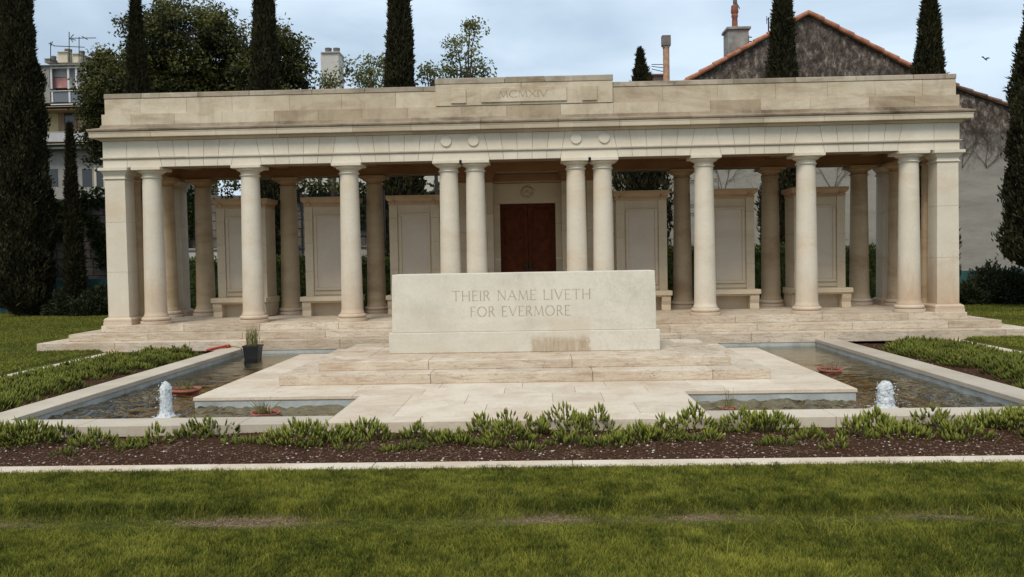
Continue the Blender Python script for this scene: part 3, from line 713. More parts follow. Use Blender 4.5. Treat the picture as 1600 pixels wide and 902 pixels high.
# entablature frames
FR_ = [((1, 0), (0, -1), 1.49, 8.10), ((0, 1), (1, 0), 8.10, 1.49), ((-1, 0), (0, 1), 1.49, 8.10), ((0, -1), (-1, 0), 8.10, 1.49)]
def P3(fr, s, d, z):
    t, n_, dist, L = fr
    return (t[0]*s+n_[0]*(dist+d), t[1]*s+n_[1]*(dist+d), z)
def course(mb, fr, joints, z0, z1, d0, d1, inset=0., gap=.007, tr=(.3, .75), slant=None):
    """blocks between joints; joint = (s_bottom, s_top)"""
    L = fr[3]+inset
    mit = 1 if abs(fr[0][0]) > .5 else 0
    e = [(-L, -L)]+joints+[(L, L)]
    if not mit: e[0] = (-(L-(d1-d0)) , )*2; e[-1] = ((L-(d1-d0)), )*2
    for (a0, a1), (b0_, b1_) in zip(e[:-1], e[1:]):
        g2 = gap/2; q_ = [(a0+g2, z0+g2), (b0_-g2, z0+g2), (b1_-g2, z1-g2), (a1+g2, z1-g2)]
        mb.prism([P3(fr, s, d1, z) for s, z in q_], [P3(fr, s, d0, z) for s, z in q_], random.uniform(*tr))
bays = [0]+[s*(1.0*(k_)*BW+BG) for s in (-1, 1) for k_ in (1, 2, 3)]
bays.sort()
def vj(zlo, zhi):
    out = []
    for c in bays:
        w_ = .98 if c == 0 else 1.
        for j in (-2.5, -1.5, -.5, .5, 1.5, 2.5):
            f_ = lambda z: c+j*(.262+.038*(z-3.42)/.5)*1.02
            out.append((f_(zlo), f_(zhi)))
    out = [(-7.63, -7.63)]+out+[(7.63, 7.63)]
    return out
A_ = MB(); Fz = MB(); core = MB()
for i, fr in enumerate(FR_):
    jn = vj(3.42, 3.575) if i in (0, 2) else [(-.5, -.5), (.5, .5)]; jn2 = vj(3.615, 3.92) if i in (0, 2) else [(-.5, -.5), (.5, .5)]
    course(A_, fr, jn, 3.42, 3.575, -.40, 0, tr=(.5, .75)); course(Fz, fr, jn2, 3.612, 3.925, -.40, 0, tr=(.45, .78))
A_.build('architrave', 'stone_facade', Bd); Fz.build('frieze', 'stone_facade', Bd)
for fr in FR_:
    L = fr[3]; dd = -.012
    for dd, za, zb_ in ((-.012, 3.423, 4.435), (-.058, 4.437, 4.83)):
        core.prism([P3(fr, s, dd, z) for s, z in ((-L-dd, za), (L+dd, za), (L+dd, zb_), (-L-dd, zb_))],
               [P3(fr, s, -.39, z) for s, z in ((-L+.39, za), (L-.39, za), (L-.39, zb_), (-L+.39, zb_))])
core.build('masonry_core', 'mortar', Bd, clean=False)
# inner beams and flat soffit, coloured brown to carry the shade inside
ib = MB()
hx, hy = 8.10-.405, 1.49-.405
for x0, x1, y0, y1 in ((-hx, hx, -hy, -hy+.035), (-hx, hx, hy-.035, hy), (-hx, -hx+.035, -hy+.036, hy-.036), (hx-.035, hx, -hy+.036, hy-.036)):
    ib.box(x0, x1, y0, y1, 3.425, 3.60, random.uniform(.4, .6))
for x0, x1, y0, y1 in ((-hx, hx, -hy, -hy+.06), (-hx, hx, hy-.06, hy), (-hx, -hx+.06, -hy+.061, hy-.061), (hx-.06, hx, -hy+.061, hy-.061)):
    ib.box(x0, x1, y0, y1, 3.602, 3.72, random.uniform(.4, .6))
for x in XC:
    if abs(x) > 1: ib.box(x-.17, x+.17, -hy+.062, hy-.062, 3.60, 3.719, .45)
ib.build('inner_beam', 'stone_shaded', Bd, bevel=.006)
cl = MB()
for a, b_ in zip(np.linspace(-7.69, 7.69, 17)[:-1], np.linspace(-7.69, 7.69, 17)[1:]): cl.box(a+.003, b_-.003, -1.084, 1.084, 3.722, 3.78, random.uniform(.35, .65))
cl.build('ceiling', 'stone_shaded', Bd)
rf = MB(); rf.box(-7.69, 7.69, -1.084, 1.084, 4.20, 4.26); rf.build('roof', 'cement', Bd)
# moulding sweep
def sweep(mb, fr, prof, segs, gap=.005):
    L = fr[3]; e = [None]+segs+[None]
    for a, b_ in zip(e[:-1], e[1:]):
        p0 = [P3(fr, (-L-d) if a is None else a+gap/2, d, z) for d, z in prof]; p1 = [P3(fr, (L+d) if b_ is None else b_-gap/2, d, z) for d, z in prof]
        mb.prism(p0, p1, random.uniform(.25, .8))
def segs_for(L, ln, seed):
    r = random.Random(seed); x = -L+ln*r.uniform(.6, 1); o_ = []
    while x < L-ln*.5: o_.append(x); x += ln*r.uniform(.85, 1.15)
    return o_
tae, bed, cor, wea = MB(), MB(), MB(), MB()
for i, fr in enumerate(FR_):
    L = fr[3]
    sweep(tae, fr, [(-.05, 3.578), (.022, 3.578), (.026, 3.582), (.026, 3.592), (.036, 3.595), (.036, 3.608), (-.05, 3.608)], segs_for(L, 1.9, 5+i), .002)
    sweep(bed, fr, [(-.05, 3.928), (.025, 3.928), (.035, 3.940), (.062, 3.972), (.062, 3.982), (-.05, 3.982)], segs_for(L, 1.3, 9+i), .003)
    sweep(cor, fr, [(-.05, 3.984), (.14, 3.984), (.145, 3.975), (.168, 3.975), (.172, 3.985), (.172, 4.055), (.178, 4.060), (.178, 4.082), (-.05, 4.082)], segs_for(L, 1.3, 9+i), .005)
    sweep(wea, fr, [(-.05, 4.084), (.182, 4.084), (.200, 4.100), (.205, 4.125), (.200, 4.132), (.03, 4.18), (.012, 4.235), (-.05, 4.237)], segs_for(L, 1.3, 9+i), .005)
tae.build('taenia', 'stone_facade', Bd); bed.build('bed_moulding', 'stone_cornice', Bd); cor.build('cornice', 'stone_cornice', Bd); wea.build('weathering', 'stone_lichen', Bd)
# parapet
pa = MB(); cap = MB()
for i, fr in enumerate(FR_):
    L = fr[3]
    course(pa, fr, [(s, s) for s in segs_for(L, .95, 31+i)], 4.17, 4.44, -.35, 0, gap=.005, tr=(.05, 1.))
    course(pa, fr, [(s, s) for s in segs_for(L, .98, 41+i)], 4.44, 4.735, -.40, -.045, inset=-.045, gap=.005, tr=(.2, 1.))
    course(cap, fr, [(s, s) for s in segs_for(L, 1.1, 51+i)], 4.738, 4.838, -.42, -.035, inset=-.035, gap=.006, tr=(.2, .8))
pa.build('parapet', 'stone_parapet', Bd); cap.build('coping', 'stone_weather', Bd, bevel=.01)
rc = MB()
rc.box(-1.67, -.05, -1.505, -1.07, 4.445, 4.852, .6); rc.box(-.045, 1.67, -1.505, -1.07, 4.445, 4.852, .75)
rc.build('raised_centre', 'stone_parapet', Bd, bevel=.008)
rc = MB(); rc.box(-1.68, -.36, -1.515, -1.06, 4.855, 4.965, .8); rc.box(-.355, .40, -1.512, -1.06, 4.855, 4.968, .15); rc.box(.405, 1.68, -1.515, -1.06, 4.855, 4.965, .6)
rc.build('centre_coping', 'stone_weather', Bd, bevel=.01)
tb = MB(); tb.box(-.805, .805, -1.535, -1.5, 4.495, 4.765, .8)
tb_o = tb.build('tablet', 'stone_parapet', Bd, bevel=.006)
text_mb(tb_o, 'letter_dark', 'MCMXIV', -.47, .44, 4.575, .125, lambda z: -1.5352, sw=.09, track=.16)
for s in (-1, 1):
    tb = MB(); tb.box(s*1.235-.143, s*1.235+.143, -1.533, -1.5, 4.49, 4.765, .7); tb.build('square_panel', 'stone_parapet', Bd, bevel=.006)
for x in (-1.49, -.97, .97, 1.50):
    r_ = MB(); vs = []
    prof = [(.105, -1.485), (.105, -1.512), (.098, -1.520), (0.001, -1.522)]
    vs = [(x+r*math.cos(a*pi/20), y, 3.785+r*math.sin(a*pi/20)) for r, y in prof for a in range(40)]
    fs = [(j*40+i, j*40+(i+1) % 40, (j+1)*40+(i+1) % 40, (j+1)*40+i) for j in range(3) for i in range(40)]
    r_.add(vs, fs, .75); r_.build('roundel', 'stone_facade', Bd)
# central chapel: pilasters, wall, door
ch = MB(); yb = 19.27-DY
def ash(mb, x0, x1, y0, y1, z0, z1, hcourse=.38, ln=.6, t=(.35, .7)):
    z = z0; j = 0
    while z < z1-.01:
        ze = min(z+hcourse, z1)
        if z1-ze < .12: ze = z1
        x = x0; first = True
        while x < x1-.01:
            L = ln*(.5 if (first and j % 2) else 1.); xe = min(x+L, x1)
            if x1-xe < .12: xe = x1
            mb.box(x+.0015, xe-.0015, y0, y1, z+.0015, ze-.0015, random.uniform(*t)); x = xe; first = False
        z = ze; j += 1
for s in (-1, 1):
    for c_, w_ in ((.965, .215), (1.49, .19)):
        a, b_ = s*c_-w_, s*c_+w_
        ash(ch, a, b_, yb, yb+.2, ZF+.14, 3.22, .40, .6)
        ch.box(a-.025, b_+.025, yb-.03, yb+.2, ZF, ZF+.135, .3)
    ash(ch, min(s*1.175, s*1.305), max(s*1.175, s*1.305), yb+.06, yb+.2, ZF, 3.42)
wall_y = 19.50-DY
for s in (-1, 1):
    a, b_ = sorted((s*.755, s*.615)); ash(ch, a, b_, wall_y, wall_y+.3, ZF, 2.76, .38, .3)
    a, b_ = sorted((s*1.70, s*.757)); ash(ch, a, b_, yb+.205, 22.0-DY, ZF, 3.42, .38, 3.)
ch.box(-.755, .755, wall_y, wall_y+.3, 2.762, 3.42, .55)
ash(ch, -1.70, 1.70, 22.0-DY, 22.3-DY, ZF, 4.4, .38, .7)
for s in (-1, 1):
    a, b_ = sorted((s*1.70, s*1.5)); ash(ch, a, b_, 19.70-DY, 22.0-DY, 3.422, 4.4, .38, 3.)
ch.box(-1.75, 1.75, 19.70-DY, 22.35-DY, 4.402, 4.52, .5)
ch.box(-1.9, 1.9, 20.43-DY, 22.5-DY, -.06, .394, .5)
ch_o = ch.build('chapel_wall', 'stone_panel', Bd, bevel=.003)
pcap = MB()
for s in (-1, 1):
    for c_, w_ in ((.965, .215), (1.49, .19)):
        a, b_ = s*c_-w_, s*c_+w_
        pcap.box(a-.012, b_+.012, yb-.018, yb+.19, 3.224, 3.25, .4); pcap.box(a-.004, b_+.004, yb-.008, yb+.19, 3.252, 3.33, .5)
        pcap.box(a-.03, b_+.03, yb-.035, yb+.19, 3.332, 3.38, .5); pcap.box(a-.045, b_+.045, yb-.05, yb+.19, 3.382, 3.419, .5)
pcap.box(-.752, .752, wall_y-.02, wall_y-.002, 3.20, 3.215, .3); pcap.box(-.752, .752, wall_y-.03, wall_y-.002, 3.25, 3.40, .45)
pcap.build('pilaster_capital', 'stone_shaded', ch_o, bevel=.004)
# wreath carving
wr = MB()
for a in np.linspace(0, 2*pi, 22)[:-1]:
    wr.sphere((.115*math.cos(a), wall_y-.006, 2.99+.115*math.sin(a)), .026, (1, .8, 1), 6, 4, jit=.1)
for a in np.linspace(.3, pi-.3, 9): wr.sphere((.155*math.cos(a), wall_y-.004, 2.99+.155*math.sin(a)), .016, (1, .7, 1), 6, 4)
wr.sphere((0, wall_y-.004, 2.985), .05, (1, .6, 1), 8, 5); wr.sphere((0, wall_y-.004, 2.90), .03, (1, .6, 1.2), 8, 5)
wr.build('wreath', 'stone_panel', ch_o, smooth=True)
# door: two leaves with raised panels
dy_ = wall_y+.16
for s in (-1, 1):
    d = MB(); a, b_ = sorted((s*.613, s*.004))
    d.box(a, b_, dy_, dy_+.05, ZF+.005, 2.758)
    for z0, z1 in ((.50, 1.05), (1.15, 2.0), (2.1, 2.66)):
        d.box(a+.085, b_-.085, dy_-.018, dy_-.001, z0, z1); d.box(a+.125, b_-.125, dy_-.032, dy_-.019, z0+.04, z1-.04)
    do = d.build('door', 'door_wood', Bd, bevel=.006)
    h_ = MB(); h_.box(s*.05-.02, s*.05+.02, dy_-.02, dy_-.002, 1.28, 1.42); h_.tube([(s*.05, dy_-.02, 1.36), (s*.05, dy_-.07, 1.36), (s*.15, dy_-.07, 1.355)], .012, 8)
    h_.build('handle', 'black_metal', do)

# ------------------------------------------------------------------ memorial panels with benches
def make_panel():
    t = thing('memorial_monument', '', 'monument', (0, 0, 0), 'memorial panels between the rear columns')
    b_ = MB(); D = .68
    b_.box(-.535, .535, .0, D, 0, .40, .45)
    for z0, z1 in ((.402, .95), (.952, 1.55), (1.552, 2.05), (2.052, 2.33)):
        b_.box(-.535, -.36, 0, D, z0, z1, random.uniform(.4, .65)); b_.box(.36, .535, 0, D, z0, z1, random.uniform(.4, .65))
    b_.box(-.359, .359, .03, D, .402, 2.33, .5)
    b_.box(-.535, .535, .0, D, 2.332, 2.348, .4)
    b_.build('slab', 'stone_panel', t, bevel=.004)
    fr = MB()
    for x0, x1, z0, z1 in ((-.335, -.275, .60, 2.10), (.275, .335, .60, 2.10), (-.335, .335, .54, .598), (-.335, .335, 2.102, 2.15)): fr.box(x0, x1, .0, .034, z0, z1, .5)
    fr.box(-.359, .359, .012, .034, .44, .50, .55)
    fr.build('frame', 'stone_panel', t, bevel=.008)
    p_ = MB(); p_.box(-.273, .273, .018, .035, .60, 2.10); p_.build('tablet', 'stone_tablet', t)
    c_ = MB()
    prof = [(0, 2.35), (.012, 2.352), (.012, 2.385), (.0, 2.39), (.0, 2.41), (.03, 2.43), (.055, 2.465), (.06, 2.49), (.06, 2.535), (0, 2.54)]
    rings = []
    for d_, z in prof: rings.append([(-.535-d_, -d_, z), (.535+d_, -d_, z), (.535+d_, D+d_, z), (-.535-d_, D+d_, z)])
    for r0, r1 in zip(rings[:-1], rings[1:]): c_.add(r0+r1, [(i, (i+1) % 4, 4+(i+1) % 4, 4+i) for i in range(4)], .4)
    c_.add(rings[-1], [(0, 1, 2, 3)]); c_.add(rings[0], [(3, 2, 1, 0)])
    for s in (-1, 1):    # scroll shoulders under the cornice
        c_.tube([(s*.43, -.005, 2.37), (s*.43, -.045, 2.40), (s*.43, -.05, 2.46)], .035, 8, .3)
    c_.build('cornice', 'stone_rearcap_shaded', t)
    s_ = MB(); s_.box(-.595, .595, -.30, .02, .315, .415, .55); s_.box(-.565, .565, -.27, .02, .285, .313, .5); s_.build('seat', 'stone_panel', t, bevel=.012)
    for s in (-1, 1):
        l = MB(); ys_ = [(-.24, 0), (.0, 0), (.0, .284), (-.27, .284), (-.255, .2), (-.22, .12), (-.235, .05)]
        x0, x1 = sorted((s*.565, s*.375)); l.prism([(x0, y, z) for y, z in ys_], [(x1, y, z) for y, z in ys_], .5); l.build('leg', 'stone_panel', t, bevel=.006)
    for s in (-1, 1):
        w_ = MB(); x0, x1 = sorted((s*.595, s*.537)); w_.box(x0, x1, .022, D, .285, .415, .5); w_.box(x0 if s > 0 else x0+.02, x1-.02 if s > 0 else x1, .022, D, 0, .284, .45); w_.build('side_ledge', 'stone_panel', t, bevel=.008)
    return t
panel0 = make_panel()
plab = ['leftmost tall stone panel with bench, seen behind the third column from the left', 'stone panel with bench in the middle of the left half of the colonnade',
        'stone panel with bench immediately left of the dark red door', 'stone panel with bench immediately right of the dark red door',
        'stone panel with bench in the middle of the right half of the colonnade', 'rightmost tall stone panel with bench, near the right end piers']
for i, x in enumerate((-6.16, -4.25, -2.42, 2.42, 4.26, 6.16)):
    c = panel0 if i == 0 else copy_tree(panel0)
    c.location = (x, 18.72, ZF); c['label'] = plab[i]

# ------------------------------------------------------------------ pool objects
def fountain(x, y, h, w, lab, seed):
    t = thing('fountain_jet', lab, 'fountain', (x, y, -.12), 'bubbling fountains in the pool')
    m_ = MB(); seg, ring = 28, 30; vs = []
    for j in range(ring+1):
        tt = j/ring
        r = w*(1.0-.12*tt)*(math.sqrt(max(0, 1-max(0, (tt-.72)/.28)**2.2)))+w*1.1*math.exp(-tt*16)
        for i in range(seg):
            a = 2*pi*i/seg; q_ = Vector((math.cos(a)*1.5, math.sin(a)*1.5, tt*5+seed))
            rr = max(.001, r*(1+.16*mnoise.noise(q_*1.2)+.16*mnoise.noise(q_*3.1)+.12*mnoise.noise(q_*7.3))); vs.append((rr*math.cos(a), rr*math.sin(a), h*tt*(1+.05*mnoise.noise(q_*2))))
    m_.add(vs, [(j*seg+i, j*seg+(i+1) % seg, (j+1)*seg+(i+1) % seg, (j+1)*seg+i) for j in range(ring) for i in range(seg)])
    m_.build('water_column', 'foam', t, smooth=True)
    f_ = MB()
    for _ in range(200):
        a = random.uniform(0, 2*pi); d = w*(1.0+abs(random.gauss(0, 1.3))); f_.sphere((d*math.cos(a), d*math.sin(a), .004), random.uniform(.004, .014), (1.4, 1.4, .35), 7, 4, jit=.2)
    for _ in range(130):
        a = random.uniform(0, 2*pi); zz = random.random()**1.5*h*1.0; d = w*(.92+abs(random.gauss(0, .28))); f_.sphere((d*math.cos(a), d*math.sin(a), zz), random.uniform(.002, .007), (1, 1, 1.5), 6, 4, jit=.2)
    f_.build('splash', 'foam', t, smooth=True)['kind'] = 'stuff'
fountain(-3.83, 9.32, .40, .066, 'tall narrow white bubbling water jet in the left arm of the pool', 1.7)
fountain(3.86, 9.34, .30, .086, 'short broad white bubbling water jet in the right arm of the pool', 8.2)
def reeds(par, n_, r, h, loc0=0., mat='reed', lean=.25, name='reeds'):
    m_ = MB()
    for _ in range(n_):
        a = random.uniform(0, 2*pi); d = r*math.sqrt(random.random()); x, y = d*math.cos(a), d*math.sin(a); hh = h*random.uniform(.5, 1.1)
        lx, ly = random.gauss(0, lean)*hh, random.gauss(0, lean)*hh; w_ = random.uniform(.0025, .0045)
        m_.tube([(x, y, loc0), (x+lx*.35, y+ly*.35, loc0+hh*.55), (x+lx, y+ly, loc0+hh)], [w_, w_*.9, w_*.2], 4, random.random())
    return m_.build(name, mat, par)
def bowl(x, y, r, lab, nre, hre, tilt=0, mat='reed'):
    t = thing('plant_bowl', lab, 'bowl', (x, y, -.155), 'terracotta bowls of water plants')
    m_ = MB(); m_.lathe([(r*.55, -.03), (r*.75, -.02), (r*.93, .05), (r*1.03, .055), (r*1.03, .078), (r*.92, .078), (r*.86, .05), (.002, .045)], seg=36, cap=False)
    m_.build('bowl', 'terracotta', t, angle=50)
    s_ = MB(); s_.lathe([(.001, .058), (r*.87, .056)], seg=24, cap=False); s_.build('soil', 'soil', t)
    reeds(t, nre, r*.55, hre, .055, mat, .3); t.rotation_euler = (tilt, tilt*.5, 0)
    return t
bowl(-4.42, 11.30, .19, 'red terracotta bowl of short plants behind the left water jet', 40, .13)
bowl(-2.78, 9.42, .155, 'terracotta bowl with thin reeds in front of the pale platform', 34, .17, .04)
t_ = bowl(4.28, 12.40, .165, 'half sunken pink bowl with dry plants in the right arm of the pool', 26, .16, .05, 'dry_leaf')
T = thing('water_plant', 'small reed plant standing in the water at the right of the stone path', 'plant', (2.24, 9.45, -.30))
reeds(T, 26, .05, .40, .0, 'reed', .10); m_ = MB()
for _ in range(14): m_.sphere((random.gauss(0, .05), random.gauss(0, .04), .19+random.uniform(-.01, .01)), .02, (1.2, 1, .5), 6, 4, jit=.3)
m_.build('root_clump', 'terracotta', T)
T = thing('potted_reed', 'black square plastic pot with upright reeds standing in the far left corner of the pool', 'potted plant', (-4.80, 15.17, -.20))
m_ = MB(); sqprof(m_, [(.105, 0), (.135, .28), (.146, .281), (.146, .31), (.128, .31), (.126, .27)]); m_.build('pot', 'plastic_black', T)
reeds(T, 90, .11, .42, .26, 'reed', .12)
T = thing('pump_tube', 'red tube lying at the end of the left bed with a thin black cable', 'tube', (-5.66, 15.55, .0))
m_ = MB(); m_.tube([(-.06, -.10, .005), (0, 0, .015), (.08, .13, .03), (.16, .28, .035)], .024, 10); m_.tube([(.15, .265, .034), (.19, .33, .036)], .030, 10)
m_.build('tube', 'tube_red', T, smooth=True)
m_ = MB(); m_.tube([(.18, .31, .035), (.32, .25, .03), (.46, .12, .02), (.52, .02, .02), (.56, -.1, -.02), (.60, -.14, -.12), (.66, -.2, -.30)], .006, 6); m_.build('cable', 'plastic_black', T, smooth=True)

# ------------------------------------------------------------------ foliage tools
def diamonds(C, D, L, W):
    """flat leaf-like diamonds; C centre base, D direction"""
    n = len(C); d = D/(np.linalg.norm(D, axis=1, keepdims=True)+1e-9)
    r = RS.randn(n, 3); u = np.cross(d, r); u /= np.linalg.norm(u, axis=1, keepdims=True)+1e-9
    V = np.stack([C, C+d*(L*.45)[:, None]+u*(W/2)[:, None], C+d*L[:, None], C+d*(L*.45)[:, None]-u*(W/2)[:, None]], 1)
    return V.reshape(-1, 3), np.arange(n*4).reshape(n, 4)
def tree_root(name, lab, cat, loc, grp): return thing(name, lab, cat, loc, grp)
def cyp_mesh(H, R, n_, base_z=.5, seed=0, pw=.62, lump=.16, belly=.25, core=True):
    rs = np.random.RandomState(seed)
    def prof(t): return R*np.minimum(1, (t/.06+.15))**.6*np.where(t < belly, 1, np.clip(1-((t-belly)/(1-belly)), 0, 1)**pw)
    def lumps(a, z): return 1+lump*(np.sin(a*3+z*1.7+seed)*.5+np.sin(a*5-z*2.9+seed*2)*.35+np.sin(a*2+z*5.1)*.3+np.sin(a*9+z*8.3)*.25)
    n_ = int(n_*1.9); t = rs.rand(n_)**.95; a = rs.rand(n_)*2*pi; z = base_z+t*(H-base_z)
    dep = rs.rand(n_)**2.2; sm = .86+.30*fbm(a*R*3.2+seed, z, 2.4, 5+seed)+.10*(vn(a*R*8, z, 2.2, 8+seed)-.5); r = prof(t)*lumps(a, z)*sm*(1.02-.30*dep)
    C = np.stack([r*np.cos(a), r*np.sin(a), z], 1)
    st_ = rs.rand(n_) > .965; C[:, :2] *= np.where(st_, 1.13, 1.)[:, None]; D = np.stack([np.cos(a)*.32, np.sin(a)*.32, np.full(n_, 1.)], 1)+rs.randn(n_, 3)*.38
    L = .09+.11*rs.rand(n_); W = .03+.03*rs.rand(n_)
    V, Fq = diamonds(C, D, L, W)
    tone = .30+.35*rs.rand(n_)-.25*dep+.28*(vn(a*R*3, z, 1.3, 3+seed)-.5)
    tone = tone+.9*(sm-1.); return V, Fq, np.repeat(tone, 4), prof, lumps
def cypress(lab, x, y, H, R0, n_=16000, base_z=.4, seed=0, grp='cypress trees behind the colonnade', **kw):
    R = R0*.86; T = tree_root('cypress', lab, 'cypress', (x, y, -.02), grp)
    V, Fq, tn, prof, lumps = cyp_mesh(H, R, n_, base_z, seed, **kw)
    npmesh('crown', V, [Fq], 4, tn, 'cypress_leaf', T)
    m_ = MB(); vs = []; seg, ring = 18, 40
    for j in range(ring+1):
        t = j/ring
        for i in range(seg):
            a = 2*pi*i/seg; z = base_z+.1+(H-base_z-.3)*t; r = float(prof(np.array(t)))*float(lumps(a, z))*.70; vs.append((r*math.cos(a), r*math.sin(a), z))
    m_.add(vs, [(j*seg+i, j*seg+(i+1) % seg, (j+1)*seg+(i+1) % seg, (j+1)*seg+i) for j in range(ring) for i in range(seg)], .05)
    m_.build('added_solid_core', 'cypress_leaf', T)  # solid dark core added to block light through the crown
    m_ = MB(); m_.tube([(0, 0, -.1), (.02, 0, H*.3), (0, .02, H*.8)], [.15, .11, .03], 8); m_.build('trunk', 'bark', T)
    return T
def cyp_px(lab, xc, Y, ytop, halfw_px, yat, seed, **kw):
    p = at(xc, yat, Y); zt = at(xc, ytop, Y).z; return cypress(lab, p.x, Y, zt, halfw_px*Y/F, seed=seed, **kw)
cyp_px('huge dark cypress at the far left edge, standing at the back of the lawn', 34, 27, -95, 46, 300, 1, n_=30000, base_z=.1, pw=.5, belly=.3, lump=.2)
cyp_px('cypress partly cut by the left edge behind the huge dark one', 6, 28.5, 18, 36, 200, 2, n_=14000, base_z=.2)
cyp_px('small young cypress below the apartment balconies at the left', 113, 27.5, 196, 15, 330, 3, n_=9000, base_z=.2, pw=.8, belly=.2)
cyp_px('cypress in front of the big leafy tree, second from the left above the parapet', 216, 25, -18, 34, 140, 4, pw=.75, belly=.2)
cyp_px('cypress between the two leafy tree crowns at left of centre', 414, 25, -120, 31, 100, 5, pw=.6)
cyp_px('lone cypress against the sky just left of the carved parapet centre', 625, 25, -110, 34, 100, 6, pw=.6, lump=.12)
cyp_px('cypress in front of the tall gable wall beside its chimney', 1223, 25, -70, 36, 100, 7, pw=.65)
cyp_px('cypress at the right end of the parapet where the gable roof comes down', 1452, 25, -25, 41, 100, 8, pw=.62, belly=.15)
cyp_px('cypress cut by the right edge beside the pale wall', 1636, 23, -60, 60, 270, 9, n_=26000, base_z=.95, pw=.45, belly=.35)
cyp_px('short bushy young cypress beside the rusty flue pipe', 1003, 24, 80, 36, 280, 10, n_=11000, pw=1.25, belly=.68, lump=.50)

def clump_tree(name, lab, cat, Y, ells, leaf, nl, mat, grp=None, trunk_px=None, size=(.09, .16), sparse=False, toneb=.45):
    pts = [at(x, y, Y) for x, y, rx, ry in ells]
    tx = trunk_px if trunk_px is not None else sum(p.x for p in pts)/len(pts)
    T = tree_root(name, lab, cat, (tx, Y, 0), grp); br = MB()
    zb = min(p.z for p in pts); br.tube([(0, 0, -.1), (.05, .05, max(.8, zb*.5)), (0, 0, max(1.2, zb))], [.22, .16, .10] if not sparse else [.08, .06, .04], 8)
    Cs, Ds, tn = [], [], []
    for (x, y, rx, ry), p in zip(ells, pts):
        rx_, rz_ = rx*Y/F, ry*Y/F; ry_ = min(rx_, 1.6) if not sparse else rx_*.8
        dY = random.uniform(-.5, .5); c0_ = Vector((p.x-tx, dY, p.z))
        br.tube([(0, 0, max(1.0, zb*.8)), tuple(Vector((0, 0, zb)).lerp(c0_, .6)+Vector((0, 0, .1))), tuple(c0_)], [.07, .04, .02] if not sparse else [.03, .018, .01], 6)
        nk = max(5, int(rx_*rz_*(62 if not sparse else 55)))
        for _ in range(nk):
            v = RS.randn(3); v /= np.linalg.norm(v); rr = (.45+.6*RS.rand()) if not sparse else (.2+.9*RS.rand()**.7)
            cc_ = np.array(c0_)+v*rr*np.array([rx_, ry_, rz_])
            if RS.rand() < .35: br.tube([tuple(c0_), tuple((np.array(c0_)+cc_)/2+np.array([0, 0, .05])), tuple(cc_)], [.018, .012, .006], 4)
            m = nl; s_ = (.13+.13*RS.rand())*(1.05 if not sparse else .8)
            q_ = np.clip(RS.randn(m, 3), -1.4, 1.4)*s_*np.array([1, 1, .6]); Cs.append(cc_+q_)
            Ds.append(RS.randn(m, 3)*.7+np.array([0, 0, -.35])+v*.4)
            tn.append(toneb+.62*(RS.rand()-.5)+.34*v[2]*rr+.16*(RS.rand(m)-.5)+.15*q_[:, 2]/s_)  # upper leaves lighter: light from above is put into the tone
    C = np.concatenate(Cs); D = np.concatenate(Ds); tn = np.concatenate(tn); n = len(C)
    V, Fq = diamonds(C, D, size[0]+(size[1]-size[0])*RS.rand(n), (size[0]+(size[1]-size[0])*RS.rand(n))*.5)
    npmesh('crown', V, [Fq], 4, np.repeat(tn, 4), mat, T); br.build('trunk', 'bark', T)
    return T
clump_tree('broadleaf_tree', 'big dark leafy tree behind the left part of the parapet', 'tree', 29,
    [(300, 62, 62, 52), (245, 60, 50, 50), (350, 70, 40, 45), (180, 118, 42, 48), (150, 150, 26, 55), (270, 120, 80, 40), (345, 115, 45, 38), (210, 150, 60, 50), (155, 215, 18, 48), (325, 28, 34, 22), (265, 30, 30, 22), (150, 105, 20, 30), (372, 95, 25, 40), (300, 150, 90, 40), (175, 190, 30, 50)],
    1, 74, 'tree_leaf', 'leafy trees behind the colonnade', toneb=.27)
clump_tree('broadleaf_tree', 'smaller dark leafy tree right of the tall cypress at left of centre', 'tree', 28,
    [(440, 90, 40, 45), (395, 110, 28, 32), (462, 118, 26, 26), (430, 70, 26, 26), (420, 140, 50, 30), (445, 170, 45, 50)], 1, 74, 'tree_leaf', 'leafy trees behind the colonnade', toneb=.25)
clump_tree('sapling', 'light green airy tree between the white chimney and the lone cypress', 'tree', 27,
    [(560, 118, 26, 22), (590, 105, 24, 18), (578, 98, 20, 12), (545, 110, 14, 14), (612, 112, 16, 18), (585, 130, 34, 12)], 1, 30, 'light_leaf', 'airy light green trees behind the parapet', size=(.08, .15), sparse=True, toneb=.5)
clump_tree('sapling', 'tall airy light green tree right of the lone cypress', 'tree', 27,
    [(733, 62, 12, 20), (728, 90, 16, 16), (745, 50, 14, 9), (712, 85, 10, 14), (722, 110, 32, 14), (740, 105, 20, 20), (700, 112, 12, 8), (757, 112, 8, 8), (708, 67, 6, 6), (737, 42, 6, 5)], 1, 30, 'light_leaf', 'airy light green trees behind the parapet', size=(.08, .14), sparse=True, toneb=.5)
clump_tree('sapling', 'low light green tree close to the right side of the lone cypress', 'tree', 27,
    [(680, 115, 18, 9), (668, 108, 6, 10), (690, 125, 20, 8), (665, 122, 10, 10)], 1, 30, 'light_leaf', 'airy light green trees behind the parapet', size=(.08, .14), sparse=True, toneb=.45)
clump_tree('sapling', 'small light green shoots at the foot of the white chimney', 'tree', 27,
    [(502, 120, 8, 10), (510, 132, 14, 8), (527, 125, 8, 6)], 1, 22, 'light_leaf', 'airy light green trees behind the parapet', size=(.08, .14), sparse=True, toneb=.5)
clump_tree('broadleaf_tree', 'leafy branches seen under the lintel left of the fourth column', 'tree', 26.5,
    [(355, 292, 30, 16), (470, 288, 26, 12), (430, 300, 18, 25), (505, 290, 20, 8), (400, 285, 30, 12)], 1, 26, 'tree_leaf', 'leafy trees behind the colonnade', size=(.10, .17), toneb=.35)

